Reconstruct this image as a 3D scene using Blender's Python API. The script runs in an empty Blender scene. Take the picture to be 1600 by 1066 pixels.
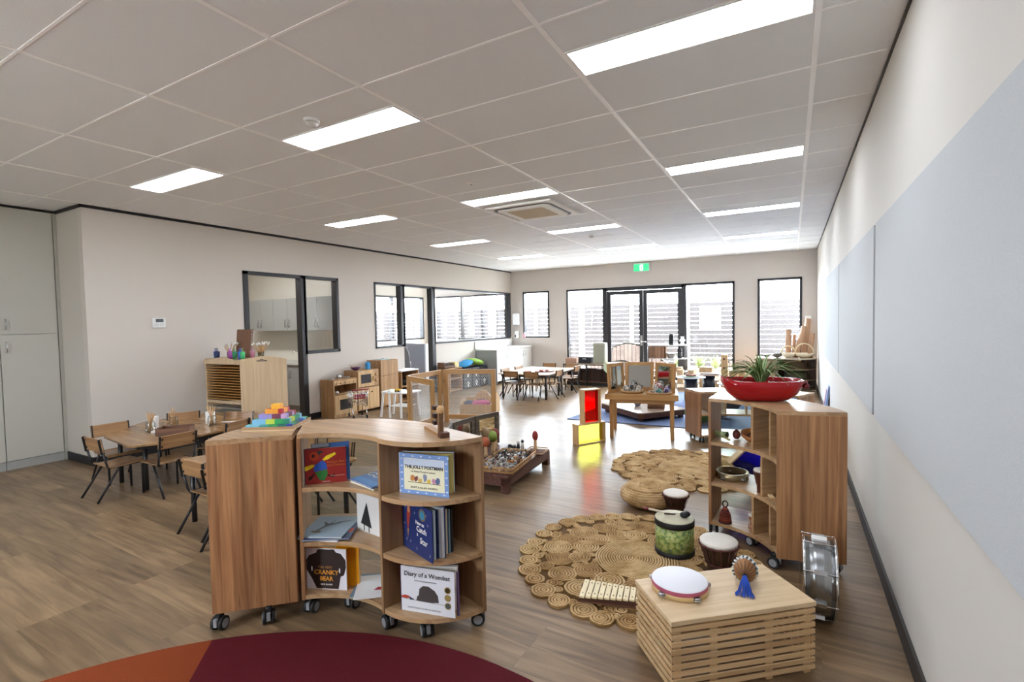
import bpy, math, random
from mathutils import Vector, Matrix, Euler
random.seed(7)
sc = bpy.context.scene
COL = bpy.data.collections.new('classroom'); sc.collection.children.link(COL)
PI = math.pi
def R(d): return math.radians(d)
def lin(c):
    c = c.lstrip('#'); v = [int(c[i:i+2], 16)/255 for i in (0, 2, 4)]
    return tuple((x/12.92 if x <= .04045 else ((x+.055)/1.055)**2.4) for x in v)+(1,)
MATS = {}
def newmat(name):
    m = bpy.data.materials.new(name); m.use_nodes = True; MATS[name] = m
    nt = m.node_tree; b = nt.nodes['Principled BSDF']; return m, nt, b
def plain(name, c, rough=.5, metal=0, bump=0, bscale=60, spec=.5, var=0.0):
    if name in MATS: return MATS[name]
    m, nt, b = newmat(name); n = nt.nodes; l = nt.links
    b.inputs['Base Color'].default_value = lin(c); b.inputs['Roughness'].default_value = rough
    b.inputs['Metallic'].default_value = metal; b.inputs['Specular IOR Level'].default_value = spec
    if bump or var:
        tc = n.new('ShaderNodeTexCoord'); no = n.new('ShaderNodeTexNoise'); no.inputs['Scale'].default_value = bscale
        no.inputs['Detail'].default_value = 4
        l.new(tc.outputs['Object'], no.inputs['Vector'])
        if bump:
            bp = n.new('ShaderNodeBump'); bp.inputs['Strength'].default_value = bump; bp.inputs['Distance'].default_value = .01
            l.new(no.outputs['Fac'], bp.inputs['Height']); l.new(bp.outputs['Normal'], b.inputs['Normal'])
        if var:
            rp = n.new('ShaderNodeValToRGB'); c0 = lin(c)
            rp.color_ramp.elements[0].position = .3; rp.color_ramp.elements[1].position = .7
            rp.color_ramp.elements[0].color = tuple(x*(1-var) for x in c0[:3])+(1,)
            rp.color_ramp.elements[1].color = tuple(min(1, x*(1+var)) for x in c0[:3])+(1,)
            l.new(no.outputs['Fac'], rp.inputs['Fac']); l.new(rp.outputs['Color'], b.inputs['Base Color'])
    return m
def emis(name, c, s):
    m, nt, b = newmat(name); b.inputs['Base Color'].default_value = lin(c)
    b.inputs['Emission Color'].default_value = lin(c); b.inputs['Emission Strength'].default_value = s; return m
def wood(name, c1, c2, grain='z', strip=(1, 0, 0), w=.045, rough=.42, knots=.0, cvar=.25, gs=1.0):
    """edge-glued boards: strips of slightly different tone, fine grain along one axis"""
    m, nt, b = newmat(name); n = nt.nodes; l = nt.links
    tc = n.new('ShaderNodeTexCoord'); mp = n.new('ShaderNodeMapping')
    s = {'x': (1.6, 34, 34), 'y': (34, 1.6, 34), 'z': (34, 34, 1.6)}[grain]
    mp.inputs['Scale'].default_value = tuple(v*gs for v in s); l.new(tc.outputs['Object'], mp.inputs['Vector'])
    dt = n.new('ShaderNodeVectorMath'); dt.operation = 'DOT_PRODUCT'; dt.inputs[1].default_value = tuple(v/w for v in strip)
    l.new(tc.outputs['Object'], dt.inputs[0])
    fl = n.new('ShaderNodeMath'); fl.operation = 'FLOOR'; l.new(dt.outputs['Value'], fl.inputs[0])
    wn = n.new('ShaderNodeTexWhiteNoise'); wn.noise_dimensions = '1D'; l.new(fl.outputs[0], wn.inputs['W'])
    ad = n.new('ShaderNodeVectorMath'); ad.operation = 'ADD'; l.new(mp.outputs['Vector'], ad.inputs[0]); l.new(wn.outputs['Color'], ad.inputs[1])
    sc_ = n.new('ShaderNodeVectorMath'); sc_.operation = 'SCALE'; sc_.inputs['Scale'].default_value = 7.0
    l.new(wn.outputs['Color'], sc_.inputs[0]); l.new(sc_.outputs[0], ad.inputs[1])
    no = n.new('ShaderNodeTexNoise'); no.inputs['Scale'].default_value = 1.0; no.inputs['Detail'].default_value = 5; no.inputs['Distortion'].default_value = .6
    l.new(ad.outputs[0], no.inputs['Vector'])
    rp = n.new('ShaderNodeValToRGB'); rp.color_ramp.elements[0].position = .32; rp.color_ramp.elements[1].position = .68
    rp.color_ramp.elements[0].color = lin(c2); rp.color_ramp.elements[1].color = lin(c1); l.new(no.outputs['Fac'], rp.inputs['Fac'])
    mr = n.new('ShaderNodeMapRange'); mr.inputs['To Min'].default_value = 1-cvar; mr.inputs['To Max'].default_value = 1+cvar*.55
    l.new(wn.outputs['Value'], mr.inputs['Value'])
    mx = n.new('ShaderNodeVectorMath'); mx.operation = 'SCALE'; l.new(rp.outputs['Color'], mx.inputs[0]); l.new(mr.outputs['Result'], mx.inputs['Scale'])
    out = mx.outputs[0]
    if knots:
        m2 = n.new('ShaderNodeMapping'); m2.inputs['Scale'].default_value = {'x': (3, 42, 42), 'y': (42, 3, 42), 'z': (42, 42, 3)}[grain]
        l.new(tc.outputs['Object'], m2.inputs['Vector'])
        n2 = n.new('ShaderNodeTexNoise'); n2.inputs['Scale'].default_value = 1; n2.inputs['Detail'].default_value = 2; l.new(m2.outputs[0], n2.inputs['Vector'])
        r2 = n.new('ShaderNodeValToRGB'); r2.color_ramp.elements[0].position = .66; r2.color_ramp.elements[0].color = (1, 1, 1, 1)
        r2.color_ramp.elements[1].position = .78; r2.color_ramp.elements[1].color = (1-knots, 1-knots, 1-knots, 1)
        l.new(n2.outputs['Fac'], r2.inputs['Fac'])
        m3 = n.new('ShaderNodeVectorMath'); m3.operation = 'MULTIPLY'; l.new(out, m3.inputs[0]); l.new(r2.outputs['Color'], m3.inputs[1]); out = m3.outputs[0]
    l.new(out, b.inputs['Base Color']); b.inputs['Roughness'].default_value = rough
    return m
def glassmat(name, c='#ffffff', refl=.06, tint=1.0, rough=.0):
    m, nt, b = newmat(name); n = nt.nodes; l = nt.links; n.remove(b)
    tr = n.new('ShaderNodeBsdfTransparent'); tr.inputs['Color'].default_value = tuple(x*tint for x in lin(c)[:3])+(1,)
    gl = n.new('ShaderNodeBsdfGlossy'); gl.inputs['Roughness'].default_value = rough
    lw = n.new('ShaderNodeLayerWeight'); lw.inputs['Blend'].default_value = .25
    mr = n.new('ShaderNodeMapRange'); mr.inputs['To Min'].default_value = refl*.5; mr.inputs['To Max'].default_value = min(1, refl*9)
    l.new(lw.outputs['Fresnel'], mr.inputs['Value'])
    mx = n.new('ShaderNodeMixShader'); l.new(mr.outputs[0], mx.inputs[0]); l.new(tr.outputs[0], mx.inputs[1]); l.new(gl.outputs[0], mx.inputs[2])
    l.new(mx.outputs[0], n['Material Output'].inputs['Surface']); return m
# ---------------------------------------------------------------- mesh builder
class MB:
    def __init__(s): s.v = []; s.f = []; s.m = []; s.s = []
    def add(s, vs, fs, smooth=False, m=0):
        o = len(s.v); s.v += [tuple(v) for v in vs]
        for f in fs: s.f.append(tuple(i+o for i in f)); s.m.append(m); s.s.append(smooth)
        return s
    def box(s, x0, x1, y0, y1, z0, z1, m=0, M=None):
        vs = [Vector((x, y, z)) for z in (z0, z1) for x, y in ((x0, y0), (x1, y0), (x1, y1), (x0, y1))]
        if M: vs = [M @ v for v in vs]
        return s.add(vs, [(0, 3, 2, 1), (4, 5, 6, 7), (0, 1, 5, 4), (1, 2, 6, 5), (2, 3, 7, 6), (3, 0, 4, 7)], False, m)
    def bar(s, p, q, w, h, m=0, up=(0, 0, 1)):
        p = Vector(p); q = Vector(q); d = (q-p); L = d.length; d.normalize(); u = Vector(up)
        if abs(d.dot(u)) > .98: u = Vector((0, 1, 0))
        r = d.cross(u).normalized(); u2 = r.cross(d)
        M = Matrix((r, d, u2)).transposed().to_4x4(); M.translation = p
        return s.box(-w/2, w/2, 0, L, -h/2, h/2, m, M)
    def prism(s, poly, z0, z1, m=0, M=None):
        n = len(poly); vs = [Vector((x, y, z0)) for x, y in poly]+[Vector((x, y, z1)) for x, y in poly]
        if M: vs = [M @ v for v in vs]
        return s.add(vs, [tuple(range(n-1, -1, -1)), tuple(range(n, 2*n))]+[(i, (i+1) % n, (i+1) % n+n, i+n) for i in range(n)], False, m)
    def strip(s, outer, inner, z0, z1, m=0):
        """closed band between two polylines of the same length"""
        n = len(outer); vs = []
        for z in (z0, z1):
            vs += [(x, y, z) for x, y in outer]+[(x, y, z) for x, y in inner]
        f = []
        for i in range(n-1):
            f += [(i, n+i, n+i+1, i+1), (2*n+i, 2*n+i+1, 3*n+i+1, 3*n+i), (i, i+1, 2*n+i+1, 2*n+i), (n+i, 3*n+i, 3*n+i+1, n+i+1)]
        f += [(0, 2*n, 3*n, n), (n-1, 2*n-1, 4*n-1, 3*n-1)]
        return s.add(vs, f, False, m)
    def cyl(s, p, q, r, r2=None, n=16, m=0, smooth=True):
        return s.tube([p, q], r, n, m, smooth, r2)
    def tube(s, pts, r, n=8, m=0, smooth=True, r2=None, closed=False):
        pts = [Vector(p) for p in pts]; k = len(pts); vs = []; fs = []; u = None
        for i, p in enumerate(pts):
            if closed: d = pts[(i+1) % k]-pts[i-1]
            else: d = (pts[min(i+1, k-1)]-pts[max(i-1, 0)])
            d.normalize()
            if u is None: u = Vector((0, 0, 1)) if abs(d.z) < .9 else Vector((1, 0, 0))
            u = (u-d*u.dot(d)).normalized(); w = d.cross(u)
            rr = r if r2 is None else r+(r2-r)*i/(k-1)
            for j in range(n):
                a = 2*PI*j/n; vs.append(p+(u*math.cos(a)+w*math.sin(a))*rr)
        for i in range(k if closed else k-1):
            for j in range(n):
                a = i*n+j; b = i*n+(j+1) % n; c = ((i+1) % k)*n; fs.append((a, b, c+(j+1) % n, c+j))
        s.add(vs, fs, smooth, m)
        if not closed:
            o = len(s.v)-len(vs)
            for base, rev in ((0, 1), ((k-1)*n, 0)):
                idx = [o+base+j for j in range(n)]
                s.f.append(tuple(idx[::-1] if rev else idx)); s.m.append(m); s.s.append(False)
        return s
    def lathe(s, prof, n=24, c=(0, 0, 0), m=0, M=None, smooth=True):
        vs = []; fs = []; k = len(prof)
        for r, z in prof:
            for j in range(n):
                a = 2*PI*j/n; v = Vector((c[0]+r*math.cos(a), c[1]+r*math.sin(a), c[2]+z)); vs.append(M @ v if M else v)
        for i in range(k-1):
            for j in range(n): fs.append((i*n+j, i*n+(j+1) % n, (i+1)*n+(j+1) % n, (i+1)*n+j))
        fs.append(tuple(range(n-1, -1, -1))); fs.append(tuple((k-1)*n+j for j in range(n)))
        return s.add(vs, fs, smooth, m)
    def ell(s, c, r, m=0, n=14, k=9, M=None):
        vs = []; fs = []; c = Vector(c)
        for i in range(1, k):
            t = PI*i/k
            for j in range(n):
                a = 2*PI*j/n; v = Vector((r[0]*math.sin(t)*math.cos(a), r[1]*math.sin(t)*math.sin(a), -r[2]*math.cos(t)))
                if M: v = M @ v
                vs.append(c+v)
        b = Vector((0, 0, -r[2])); t = Vector((0, 0, r[2]))
        if M: b = M @ b; t = M @ t
        vs += [c+b, c+t]; B = len(vs)-2; T = B+1
        for i in range(k-2):
            for j in range(n): fs.append((i*n+j, i*n+(j+1) % n, (i+1)*n+(j+1) % n, (i+1)*n+j))
        for j in range(n): fs.append((B, (j+1) % n, j)); fs.append((T, (k-2)*n+j, (k-2)*n+(j+1) % n))
        return s.add(vs, fs, True, m)
    def quad(s, a, b, c, d, m=0): return s.add([a, b, c, d], [(0, 1, 2, 3)], False, m)
def part(name, mb, mat, parent=None, loc=None, rot=None, bev=0, seg=2):
    me = bpy.data.meshes.new(name); me.from_pydata(mb.v, [], mb.f)
    ms = mat if isinstance(mat, (list, tuple)) else [mat]
    for x in ms: me.materials.append(x)
    me.polygons.foreach_set('material_index', mb.m); me.polygons.foreach_set('use_smooth', mb.s); me.update()
    o = bpy.data.objects.new(name, me); COL.objects.link(o)
    if parent is not None: o.parent = parent
    if loc is not None: o.location = loc
    if rot is not None: o.rotation_euler = rot if isinstance(rot, (tuple, list)) else (0, 0, rot)
    if bev:
        b = o.modifiers.new('bevel', 'BEVEL'); b.width = bev; b.segments = seg; b.limit_method = 'ANGLE'; b.angle_limit = R(40)
    return o
def tag(o, label, cat, group=None, kind=None):
    if label: o['label'] = label
    if cat: o['category'] = cat
    if group: o['group'] = group
    if kind: o['kind'] = kind
    return o
def thing(name, label, cat, loc=(0, 0, 0), rot=0, group=None):
    o = bpy.data.objects.new(name, None); o.empty_display_size = .05; COL.objects.link(o); o.location = loc
    o.rotation_euler = rot if isinstance(rot, (tuple, list)) else (0, 0, rot)
    return tag(o, label, cat, group)
def struct(name, mb, mat, bev=0, parent=None):
    o = part(name, mb, mat, parent, bev=bev)
    if parent is None: o['kind'] = 'structure'
    return o
def dup(root, loc=None, rot=None, label=None, group=None, scale=None, mats=None):
    r = root.copy(); COL.objects.link(r)
    if loc is not None: r.location = loc
    if rot is not None: r.rotation_euler = rot if isinstance(rot, (tuple, list)) else (0, 0, rot)
    if label: r['label'] = label
    if group: r['group'] = group
    if scale: r.scale = scale if isinstance(scale, (tuple, list)) else (scale,)*3
    for ch in list(root.children):
        c = ch.copy(); COL.objects.link(c); c.parent = r
        for g in ch.children:
            d = g.copy(); COL.objects.link(d); d.parent = c
    return r
def text(name, s, size, mat, parent, loc, rot=(R(90), 0, 0), align='CENTER', ext=.0004, label=None, shear=0, bold=0):
    cu = bpy.data.curves.new(name, 'FONT'); cu.body = s; cu.size = size; cu.align_x = align; cu.align_y = 'CENTER'; cu.extrude = ext
    cu.shear = shear; cu.offset = bold; cu.resolution_u = 2
    t = bpy.data.objects.new('tmp', cu); COL.objects.link(t)
    me = bpy.data.meshes.new_from_object(t.evaluated_get(bpy.context.evaluated_depsgraph_get())); me.name = name
    bpy.data.objects.remove(t); bpy.data.curves.remove(cu)
    me.materials.clear(); me.materials.append(mat)
    o = bpy.data.objects.new(name, me); COL.objects.link(o); o.parent = parent; o.location = loc; o.rotation_euler = rot
    return o
def arc(c, r, a0, a1, n=20): return [(c[0]+r*math.cos(R(a0+(a1-a0)*i/n)), c[1]+r*math.sin(R(a0+(a1-a0)*i/n))) for i in range(n+1)]
def RotX(a): return Matrix.Rotation(a, 4, 'X')
def RotY(a): return Matrix.Rotation(a, 4, 'Y')
def RotZ(a): return Matrix.Rotation(a, 4, 'Z')
# ---------------------------------------------------------------- materials
W_V = wood('oak_vertical', '#bb8c60', '#8a5d3c', 'z', (1, .37, 0), .052, .42, knots=.65, cvar=.22)
W_H = wood('oak_flat', '#c8a57c', '#a98660', 'x', (0, 1, 0), .05, .3, cvar=.14)
W_D = wood('shelf_inner', '#b08a63', '#8d6a48', 'z', (.6, .8, 0), .05, .45, knots=.3, cvar=.15)
W_E = wood('oak_edge', '#c29d72', '#a37f58', 'x', (0, 1, 0), .3, .45, cvar=.05)
W_M = wood('maple_ply', '#e2c9a2', '#d3b78d', 'x', (0, 1, 0), .4, .42, cvar=.03)
W_MV = wood('maple_vertical', '#dcc3a0', '#cbb08a', 'z', (1, 0, 0), .6, .45, cvar=.03)
W_P = wood('pine_slat', '#dcbd90', '#c79f70', 'x', (0, 0, 1), .035, .5, cvar=.16)
W_B = wood('beech_frame', '#c69a62', '#a97c48', 'x', (0, 0, 1), .5, .45, cvar=.06)
W_BV = wood('beech_upright', '#c69a62', '#a97c48', 'z', (1, 0, 0), .5, .45, cvar=.06)
W_K = wood('play_oak', '#c29a6c', '#9f784e', 'z', (.5, 1, 0), .05, .45, cvar=.14)
W_KL = wood('play_pine', '#d9b787', '#c49d6b', 'z', (.5, 1, 0), .05, .45, cvar=.08)
W_DK = wood('dark_timber', '#6a4432', '#452a1f', 'x', (0, 1, 0), .09, .4, cvar=.2)
W_BR = wood('brown_board', '#7a5238', '#5c3a25', 'x', (0, 0, 1), .2, .5, cvar=.1)
BLK = plain('black_steel', '#1b1b1d', .38); BLKR = plain('black_rubber', '#141414', .6); FRM = plain('charcoal_frame', '#26262a', .4)
CHR = plain('chrome', '#d9dadb', .12, 1); STL = plain('stainless', '#b9b9b8', .28, 1); GRYP = plain('grey_plastic', '#8f9093', .45)
WHT = plain('white_plastic', '#eeeeec', .4); PAP = plain('paper', '#f1efe8', .75); WLAM = plain('white_laminate', '#e9e8e4', .35)
CUPB = plain('cupboard_laminate', '#c6c4ba', .42); CABG = plain('cabinet_grey', '#979a99', .42)
WALLM = plain('wall_paint', '#d6cec4', .75, bump=.03, bscale=180); WALL2 = plain('wall_paint_darker', '#cfc8be', .75)  # second paint is slightly darker, for return, rear and side-room walls
WALLR = plain('wall_paint_right', '#d5d1c9', .7, bump=.03, bscale=180)
PANEL = plain('felt_board', '#c0c4c6', .75, bump=.10, bscale=260, var=.05)
GLASS = glassmat('window_glass', refl=.05, tint=.97); ACRY = glassmat('clear_acrylic', '#f4f7f4', refl=.05, tint=.96)
REDA = glassmat('red_acrylic', '#ee1c0c', refl=.05, tint=1); YELA = glassmat('yellow_acrylic', '#f4f29a', refl=.05, tint=1); BLUA = glassmat('blue_acrylic', '#1a2fc0', refl=.05, tint=1)
MIRR = plain('mirror', '#dfe3e2', .03, 1)
_c = {}
def C(h, rough=.55, metal=0):
    k = (h, rough, metal)
    if k not in _c: _c[k] = plain('paint_'+h.strip('#')+('_%d' % int(rough*100)), h, rough, metal)
    return _c[k]
# ================================================================ the room
XL, XR, YB, CH = -7.246, .371, 10.4, 3.05
# floor : vinyl planks running across the room
m, nt, b = newmat('vinyl_planks'); n = nt.nodes; l = nt.links
tc = n.new('ShaderNodeTexCoord'); mp = n.new('ShaderNodeMapping'); l.new(tc.outputs['Object'], mp.inputs['Vector'])
mp.inputs['Rotation'].default_value = (0, 0, R(2))
br = n.new('ShaderNodeTexBrick'); br.offset = .37; br.offset_frequency = 3; br.inputs['Scale'].default_value = 1
br.inputs['Brick Width'].default_value = 1.22; br.inputs['Row Height'].default_value = .18; br.inputs['Mortar Size'].default_value = .0012
br.inputs['Color1'].default_value = (0, 0, 0, 1); br.inputs['Color2'].default_value = (1, 1, 1, 1); br.inputs['Mortar'].default_value = (.3, .3, .3, 1)
l.new(mp.outputs[0], br.inputs['Vector'])
m1 = n.new('ShaderNodeMapping'); m1.inputs['Scale'].default_value = (1.3, 16, 1); l.new(tc.outputs['Object'], m1.inputs['Vector'])
s1 = n.new('ShaderNodeVectorMath'); s1.operation = 'MULTIPLY_ADD'; s1.inputs[1].default_value = (9, 9, 9); l.new(br.outputs['Color'], s1.inputs[0]); l.new(m1.outputs[0], s1.inputs[2])
n1 = n.new('ShaderNodeTexNoise'); n1.inputs['Scale'].default_value = 1.2; n1.inputs['Detail'].default_value = 6; n1.inputs['Distortion'].default_value = .8; l.new(s1.outputs[0], n1.inputs['Vector'])
n2 = n.new('ShaderNodeTexNoise'); n2.inputs['Scale'].default_value = 2.2; n2.inputs['Detail'].default_value = 3; l.new(tc.outputs['Object'], n2.inputs['Vector'])
rp = n.new('ShaderNodeValToRGB'); rp.color_ramp.elements[0].position = .28; rp.color_ramp.elements[0].color = lin('#665039')
rp.color_ramp.elements[1].position = .72; rp.color_ramp.elements[1].color = lin('#9c8160'); l.new(n1.outputs['Fac'], rp.inputs['Fac'])
mr = n.new('ShaderNodeMapRange'); mr.inputs['To Min'].default_value = .78; mr.inputs['To Max'].default_value = 1.12; l.new(br.outputs['Color'], mr.inputs['Value'])
mr2 = n.new('ShaderNodeMapRange'); mr2.inputs['From Min'].default_value = .3; mr2.inputs['From Max'].default_value = .7; mr2.inputs['To Min'].default_value = .86; mr2.inputs['To Max'].default_value = 1.1
l.new(n2.outputs['Fac'], mr2.inputs['Value'])
mm = n.new('ShaderNodeMath'); mm.operation = 'MULTIPLY'; l.new(mr.outputs[0], mm.inputs[0]); l.new(mr2.outputs[0], mm.inputs[1])
vs = n.new('ShaderNodeVectorMath'); vs.operation = 'SCALE'; l.new(rp.outputs['Color'], vs.inputs[0]); l.new(mm.outputs[0], vs.inputs['Scale'])
l.new(vs.outputs[0], b.inputs['Base Color']); b.inputs['Roughness'].default_value = .34; b.inputs['Specular IOR Level'].default_value = .4
bp = n.new('ShaderNodeBump'); bp.inputs['Strength'].default_value = .08; bp.inputs['Distance'].default_value = .004; l.new(n1.outputs['Fac'], bp.inputs['Height']); l.new(bp.outputs[0], b.inputs['Normal'])
FLOORM = m
struct('floor', MB().box(-10.6, XR+.1, -5.0, YB+.1, -.1, 0), FLOORM)
# ceiling tiles + tee bars
CEILM = plain('ceiling_tile', '#eceef0', .85, bump=.12, bscale=140, var=.015)
TEE = plain('ceiling_tee', '#ffffff', .35)
ce = MB(); lights = []
for cx in (-.6, -3.0, -5.4):
    for k in range(-1, 4): lights.append((cx, .45+2.4*k))  # first row is unseen behind the camera, added for illumination
struct('ceiling', MB().box(-10.6, XR+.1, -5.0, YB+.1, CH, CH+.12), CEILM)
tee = MB()
for i in range(-6, 1): tee.box(i*1.2-.014, i*1.2+.014, -4.9, YB, CH-.004, CH)
for j in range(-8, 18):
    y = j*.6; tee.box(-7.94 if y < .35 else XL, XR, y-.007, y+.007, CH-.0035, CH)
struct('trim_1', tee, TEE)
t0 = None
DIFF = emis('light_diffuser', '#eef4ff', 12)
pos = {-.6: 'in the row nearest the right wall', -3.0: 'in the middle row', -5.4: 'in the left row'}
dist = ['added behind the camera', 'nearest the camera', 'second from the camera', 'third from the camera', 'closest to the glazed doors']
for i, (cx, cy) in enumerate(lights):
    lab = 'flat rectangular ceiling light %s, %s' % (pos[cx], dist[i % 5])
    if t0 is None:
        t0 = thing('ceiling_light', lab, 'light', (cx, cy, CH-.008), 0, 'recessed ceiling lights')
        f = MB(); f.box(-.585, .585, -.148, -.136, 0, .016); f.box(-.585, .585, .136, .148, 0, .016); f.box(-.585, -.573, -.136, .136, 0, .016); f.box(.573, .585, -.136, .136, 0, .016)
        part('frame', f, WHT, t0); part('diffuser', MB().box(-.573, .573, -.136, .136, .004, .015), DIFF, t0)
    else: dup(t0, (cx, cy, CH-.008), None, lab)
def wall_holes(s0, s1, z0, z1, holes, fn):
    ss = sorted(set([s0, s1]+[h[0] for h in holes]+[h[1] for h in holes])); ss = [s for s in ss if s0 <= s <= s1]
    mb = MB()
    for a, c in zip(ss[:-1], ss[1:]):
        hs = sorted([(h[2], h[3]) for h in holes if h[0] <= a+1e-6 and h[1] >= c-1e-6]); z = z0
        for ha, hb in hs:
            if ha > z: fn(mb, a, c, z, ha)
            z = hb
        if z < z1: fn(mb, a, c, z, z1)
    return mb
LH = [(2.26, 3.31, 0, 2.44), (3.31, 4.05, 1.12, 2.44), (4.93, 5.76, 1.12, 2.43), (5.76, 6.78, 0, 2.43), (6.78, 10.34, 1.12, 2.43)]
struct('wall_left', wall_holes(.354, YB, 0, CH, LH, lambda mb, a, c, z, w: mb.box(XL-.1, XL, a, c, z, w)), WALLM)
struct('wall_left_return', MB().box(-7.96, XL-.1, .354, .454, 0, CH), WALL2)
BH = [(-9.98, -7.43, 1.08, 2.43), (-6.86, -6.03, 1.13, 2.44), (-5.5, -1.27, 0, 2.44), (-.79, .09, .25, 2.46)]
struct('wall_back', wall_holes(-10.5, XR+.1, 0, CH, BH, lambda mb, a, c, z, w: mb.box(a, c, YB, YB+.12, z, w)), plain('wall_paint_back', '#cbc3bb', .75))
struct('wall_right', MB().box(XR, XR+.1, -5, YB, 0, CH), WALLR)
struct('wall_rear', wall_holes(-8.5, XR+.1, 0, CH, [(-4.5, -3.3, .9, 2.3)], lambda mb, a, c, z, w: mb.box(a, c, -5.1, -5, z, w)), WALL2)  # rear opening is invented, it lets sky light onto the foreground
struct('wall_outer_left', wall_holes(.454, YB, 0, CH, [(7.5, 10.25, 1.1, 2.43)], lambda mb, a, c, z, w: mb.box(-10.5, -10.4, a, c, z, w)), WALL2)
struct('wall_partition', MB().box(-10.4, XL-.1, 4.4, 4.5, 0, CH), plain('wall_paint_kitchen', '#dedcd4', .75))
struct('wall_kitchen_end', MB().box(-10.4, -7.96, .354, .454, 0, CH), WALL2)  # unseen wall added to keep sky light out of the kitchen
struct('wall_behind_cupboards', MB().box(-8.6, -8.5, -5, .354, 0, CH), WALL2)  # unseen wall, added to stop sky light leaking in here
# skirtings and shadow trims
SK = plain('skirting_dark', '#332d27', .7); SKB = plain('skirting_black', '#232326', .45)
struct('baseboard_right', MB().box(XR-.014, XR, -5, YB, 0, .1), SK)
sb = MB()
for a, c in ((.354, 2.26), (3.35, 5.76), (6.78, 10.38)): sb.box(XL, XL+.014, a, c, 0, .1)
sb.box(-7.94, XL+.014, .34, .354, 0, .1)
struct('baseboard_left', sb, SKB)
sb = MB()
for a, c in ((-7.2, -5.55), (-1.22, XR)): sb.box(a, c, YB-.014, YB, 0, .1)
struct('baseboard_back', sb, SKB)
tr = MB(); tr.box(XL, XL+.02, .334, YB, CH-.035, CH-.004); tr.box(-7.94, XL+.02, .334, .354, CH-.035, CH-.004); tr.box(-7.95, -7.93, -5, .354, CH-.03, CH-.004)
struct('trim_2', tr, plain('shadow_trim', '#17171a', .5))
struct('trim_3', MB().box(XR-.012, XR, -5, YB, CH-.016, CH-.004), plain('shadow_trim_right', '#4a4743', .6))
# ---------------------------------------------------------------- glazing in the left wall (y,z) and back wall (x,z)
def frame_y(name, x, y0, y1, z0, z1, w=.045, sides='lrtb', d=.12):
    mb = MB()
    if 'l' in sides: mb.box(x-d, x+.012, y0, y0+w, z0, z1)
    if 'r' in sides: mb.box(x-d, x+.012, y1-w, y1, z0, z1)
    if 't' in sides: mb.box(x-d, x+.012, y0, y1, z1-w, z1)
    if 'b' in sides: mb.box(x-d, x+.012, y0, y1, z0, z0+w)
    return mb
def frame_x(y, x0, x1, z0, z1, w=.045, sides='lrtb', d0=-.012, d1=.13):
    mb = MB()
    if 'l' in sides: mb.box(x0, x0+w, y+d0, y+d1, z0, z1)
    if 'r' in sides: mb.box(x1-w, x1, y+d0, y+d1, z0, z1)
    if 't' in sides: mb.box(x0, x1, y+d0, y+d1, z1-w, z1)
    if 'b' in sides: mb.box(x0, x1, y+d0, y+d1, z0, z0+w)
    return mb
def win(name, fm, gl, mat=GLASS):
    o = thing(name, None, None); o['kind'] = 'structure'
    part('window_frame', fm, FRM, o)
    if gl: part('window_pane', gl, mat, o)
    return o
win('window_1', frame_y('', XL, 3.31, 4.05, 1.12, 2.44, .05), MB().box(XL-.055, XL-.05, 3.36, 4.0, 1.17, 2.39))
win('window_2', frame_y('', XL, 4.93, 5.79, 1.12, 2.43, .04).box(XL-.12, XL+.012, 5.68, 5.8, 1.12, 2.43), MB().box(XL-.055, XL-.05, 4.97, 5.7, 1.16, 2.39))
win('window_3', frame_y('', XL, 6.78, 10.34, 1.12, 2.43, .045), MB().box(XL-.055, XL-.05, 6.83, 10.3, 1.16, 2.39))
win('window_4', frame_x(YB, -6.86, -6.03, 1.13, 2.44, .045), MB().box(-6.82, -6.07, YB+.06, YB+.065, 1.17, 2.4))
win('window_5', frame_x(YB, -.79, .09, .25, 2.46, .05), MB().box(-.74, .04, YB+.06, YB+.065, .3, 2.41))
win('window_6', frame_x(YB, -9.98, -7.43, 1.08, 2.43, .05).box(-9.06, -9.0, YB-.01, YB+.12, 1.08, 2.43).box(-8.3, -8.25, YB-.01, YB+.12, 1.08, 2.43), MB().box(-9.93, -7.48, YB+.06, YB+.065, 1.13, 2.38))
win('window_7', frame_y('', -10.4, 7.5, 10.25, 1.1, 2.43, .05).box(-10.5, -10.39, 8.8, 8.86, 1.1, 2.43), MB().box(-10.46, -10.455, 7.55, 10.2, 1.15, 2.38))
d = thing('door_1', None, None); d['kind'] = 'structure'
f = MB(); f.box(XL-.12, XL+.012, 2.26, 2.34, 0, 2.44); f.box(XL-.12, XL+.012, 3.255, 3.345, 0, 2.44); f.box(XL-.12, XL+.012, 2.26, 3.31, 2.39, 2.44)
part('door_frame', f, FRM, d); part('sliding_door_edge', MB().box(XL-.10, XL-.06, 2.34, 2.385, 0, 2.05), WLAM, d)
d = thing('door_2', None, None); d['kind'] = 'structure'
f = MB(); f.box(XL-.12, XL+.012, 6.7, 6.82, 0, 2.43); f.box(XL-.12, XL+.012, 5.76, 6.78, 2.385, 2.43)
part('door_frame', f, FRM, d)
win('window_added_rear', frame_x(-5.1, -4.5, -3.3, .9, 2.3, .05, 'lrtb', 0, .1), MB().box(-4.45, -3.35, -5.06, -5.055, .95, 2.25))  # unseen rear window, added to brighten the foreground
struct('ground_rear', MB().box(-30, 22, -30, -5.1, -.25, -.12), plain('pale_concrete_rear', '#dcd8d0', .8))  # unseen ground, bounces sky light up through the added rear window
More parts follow.
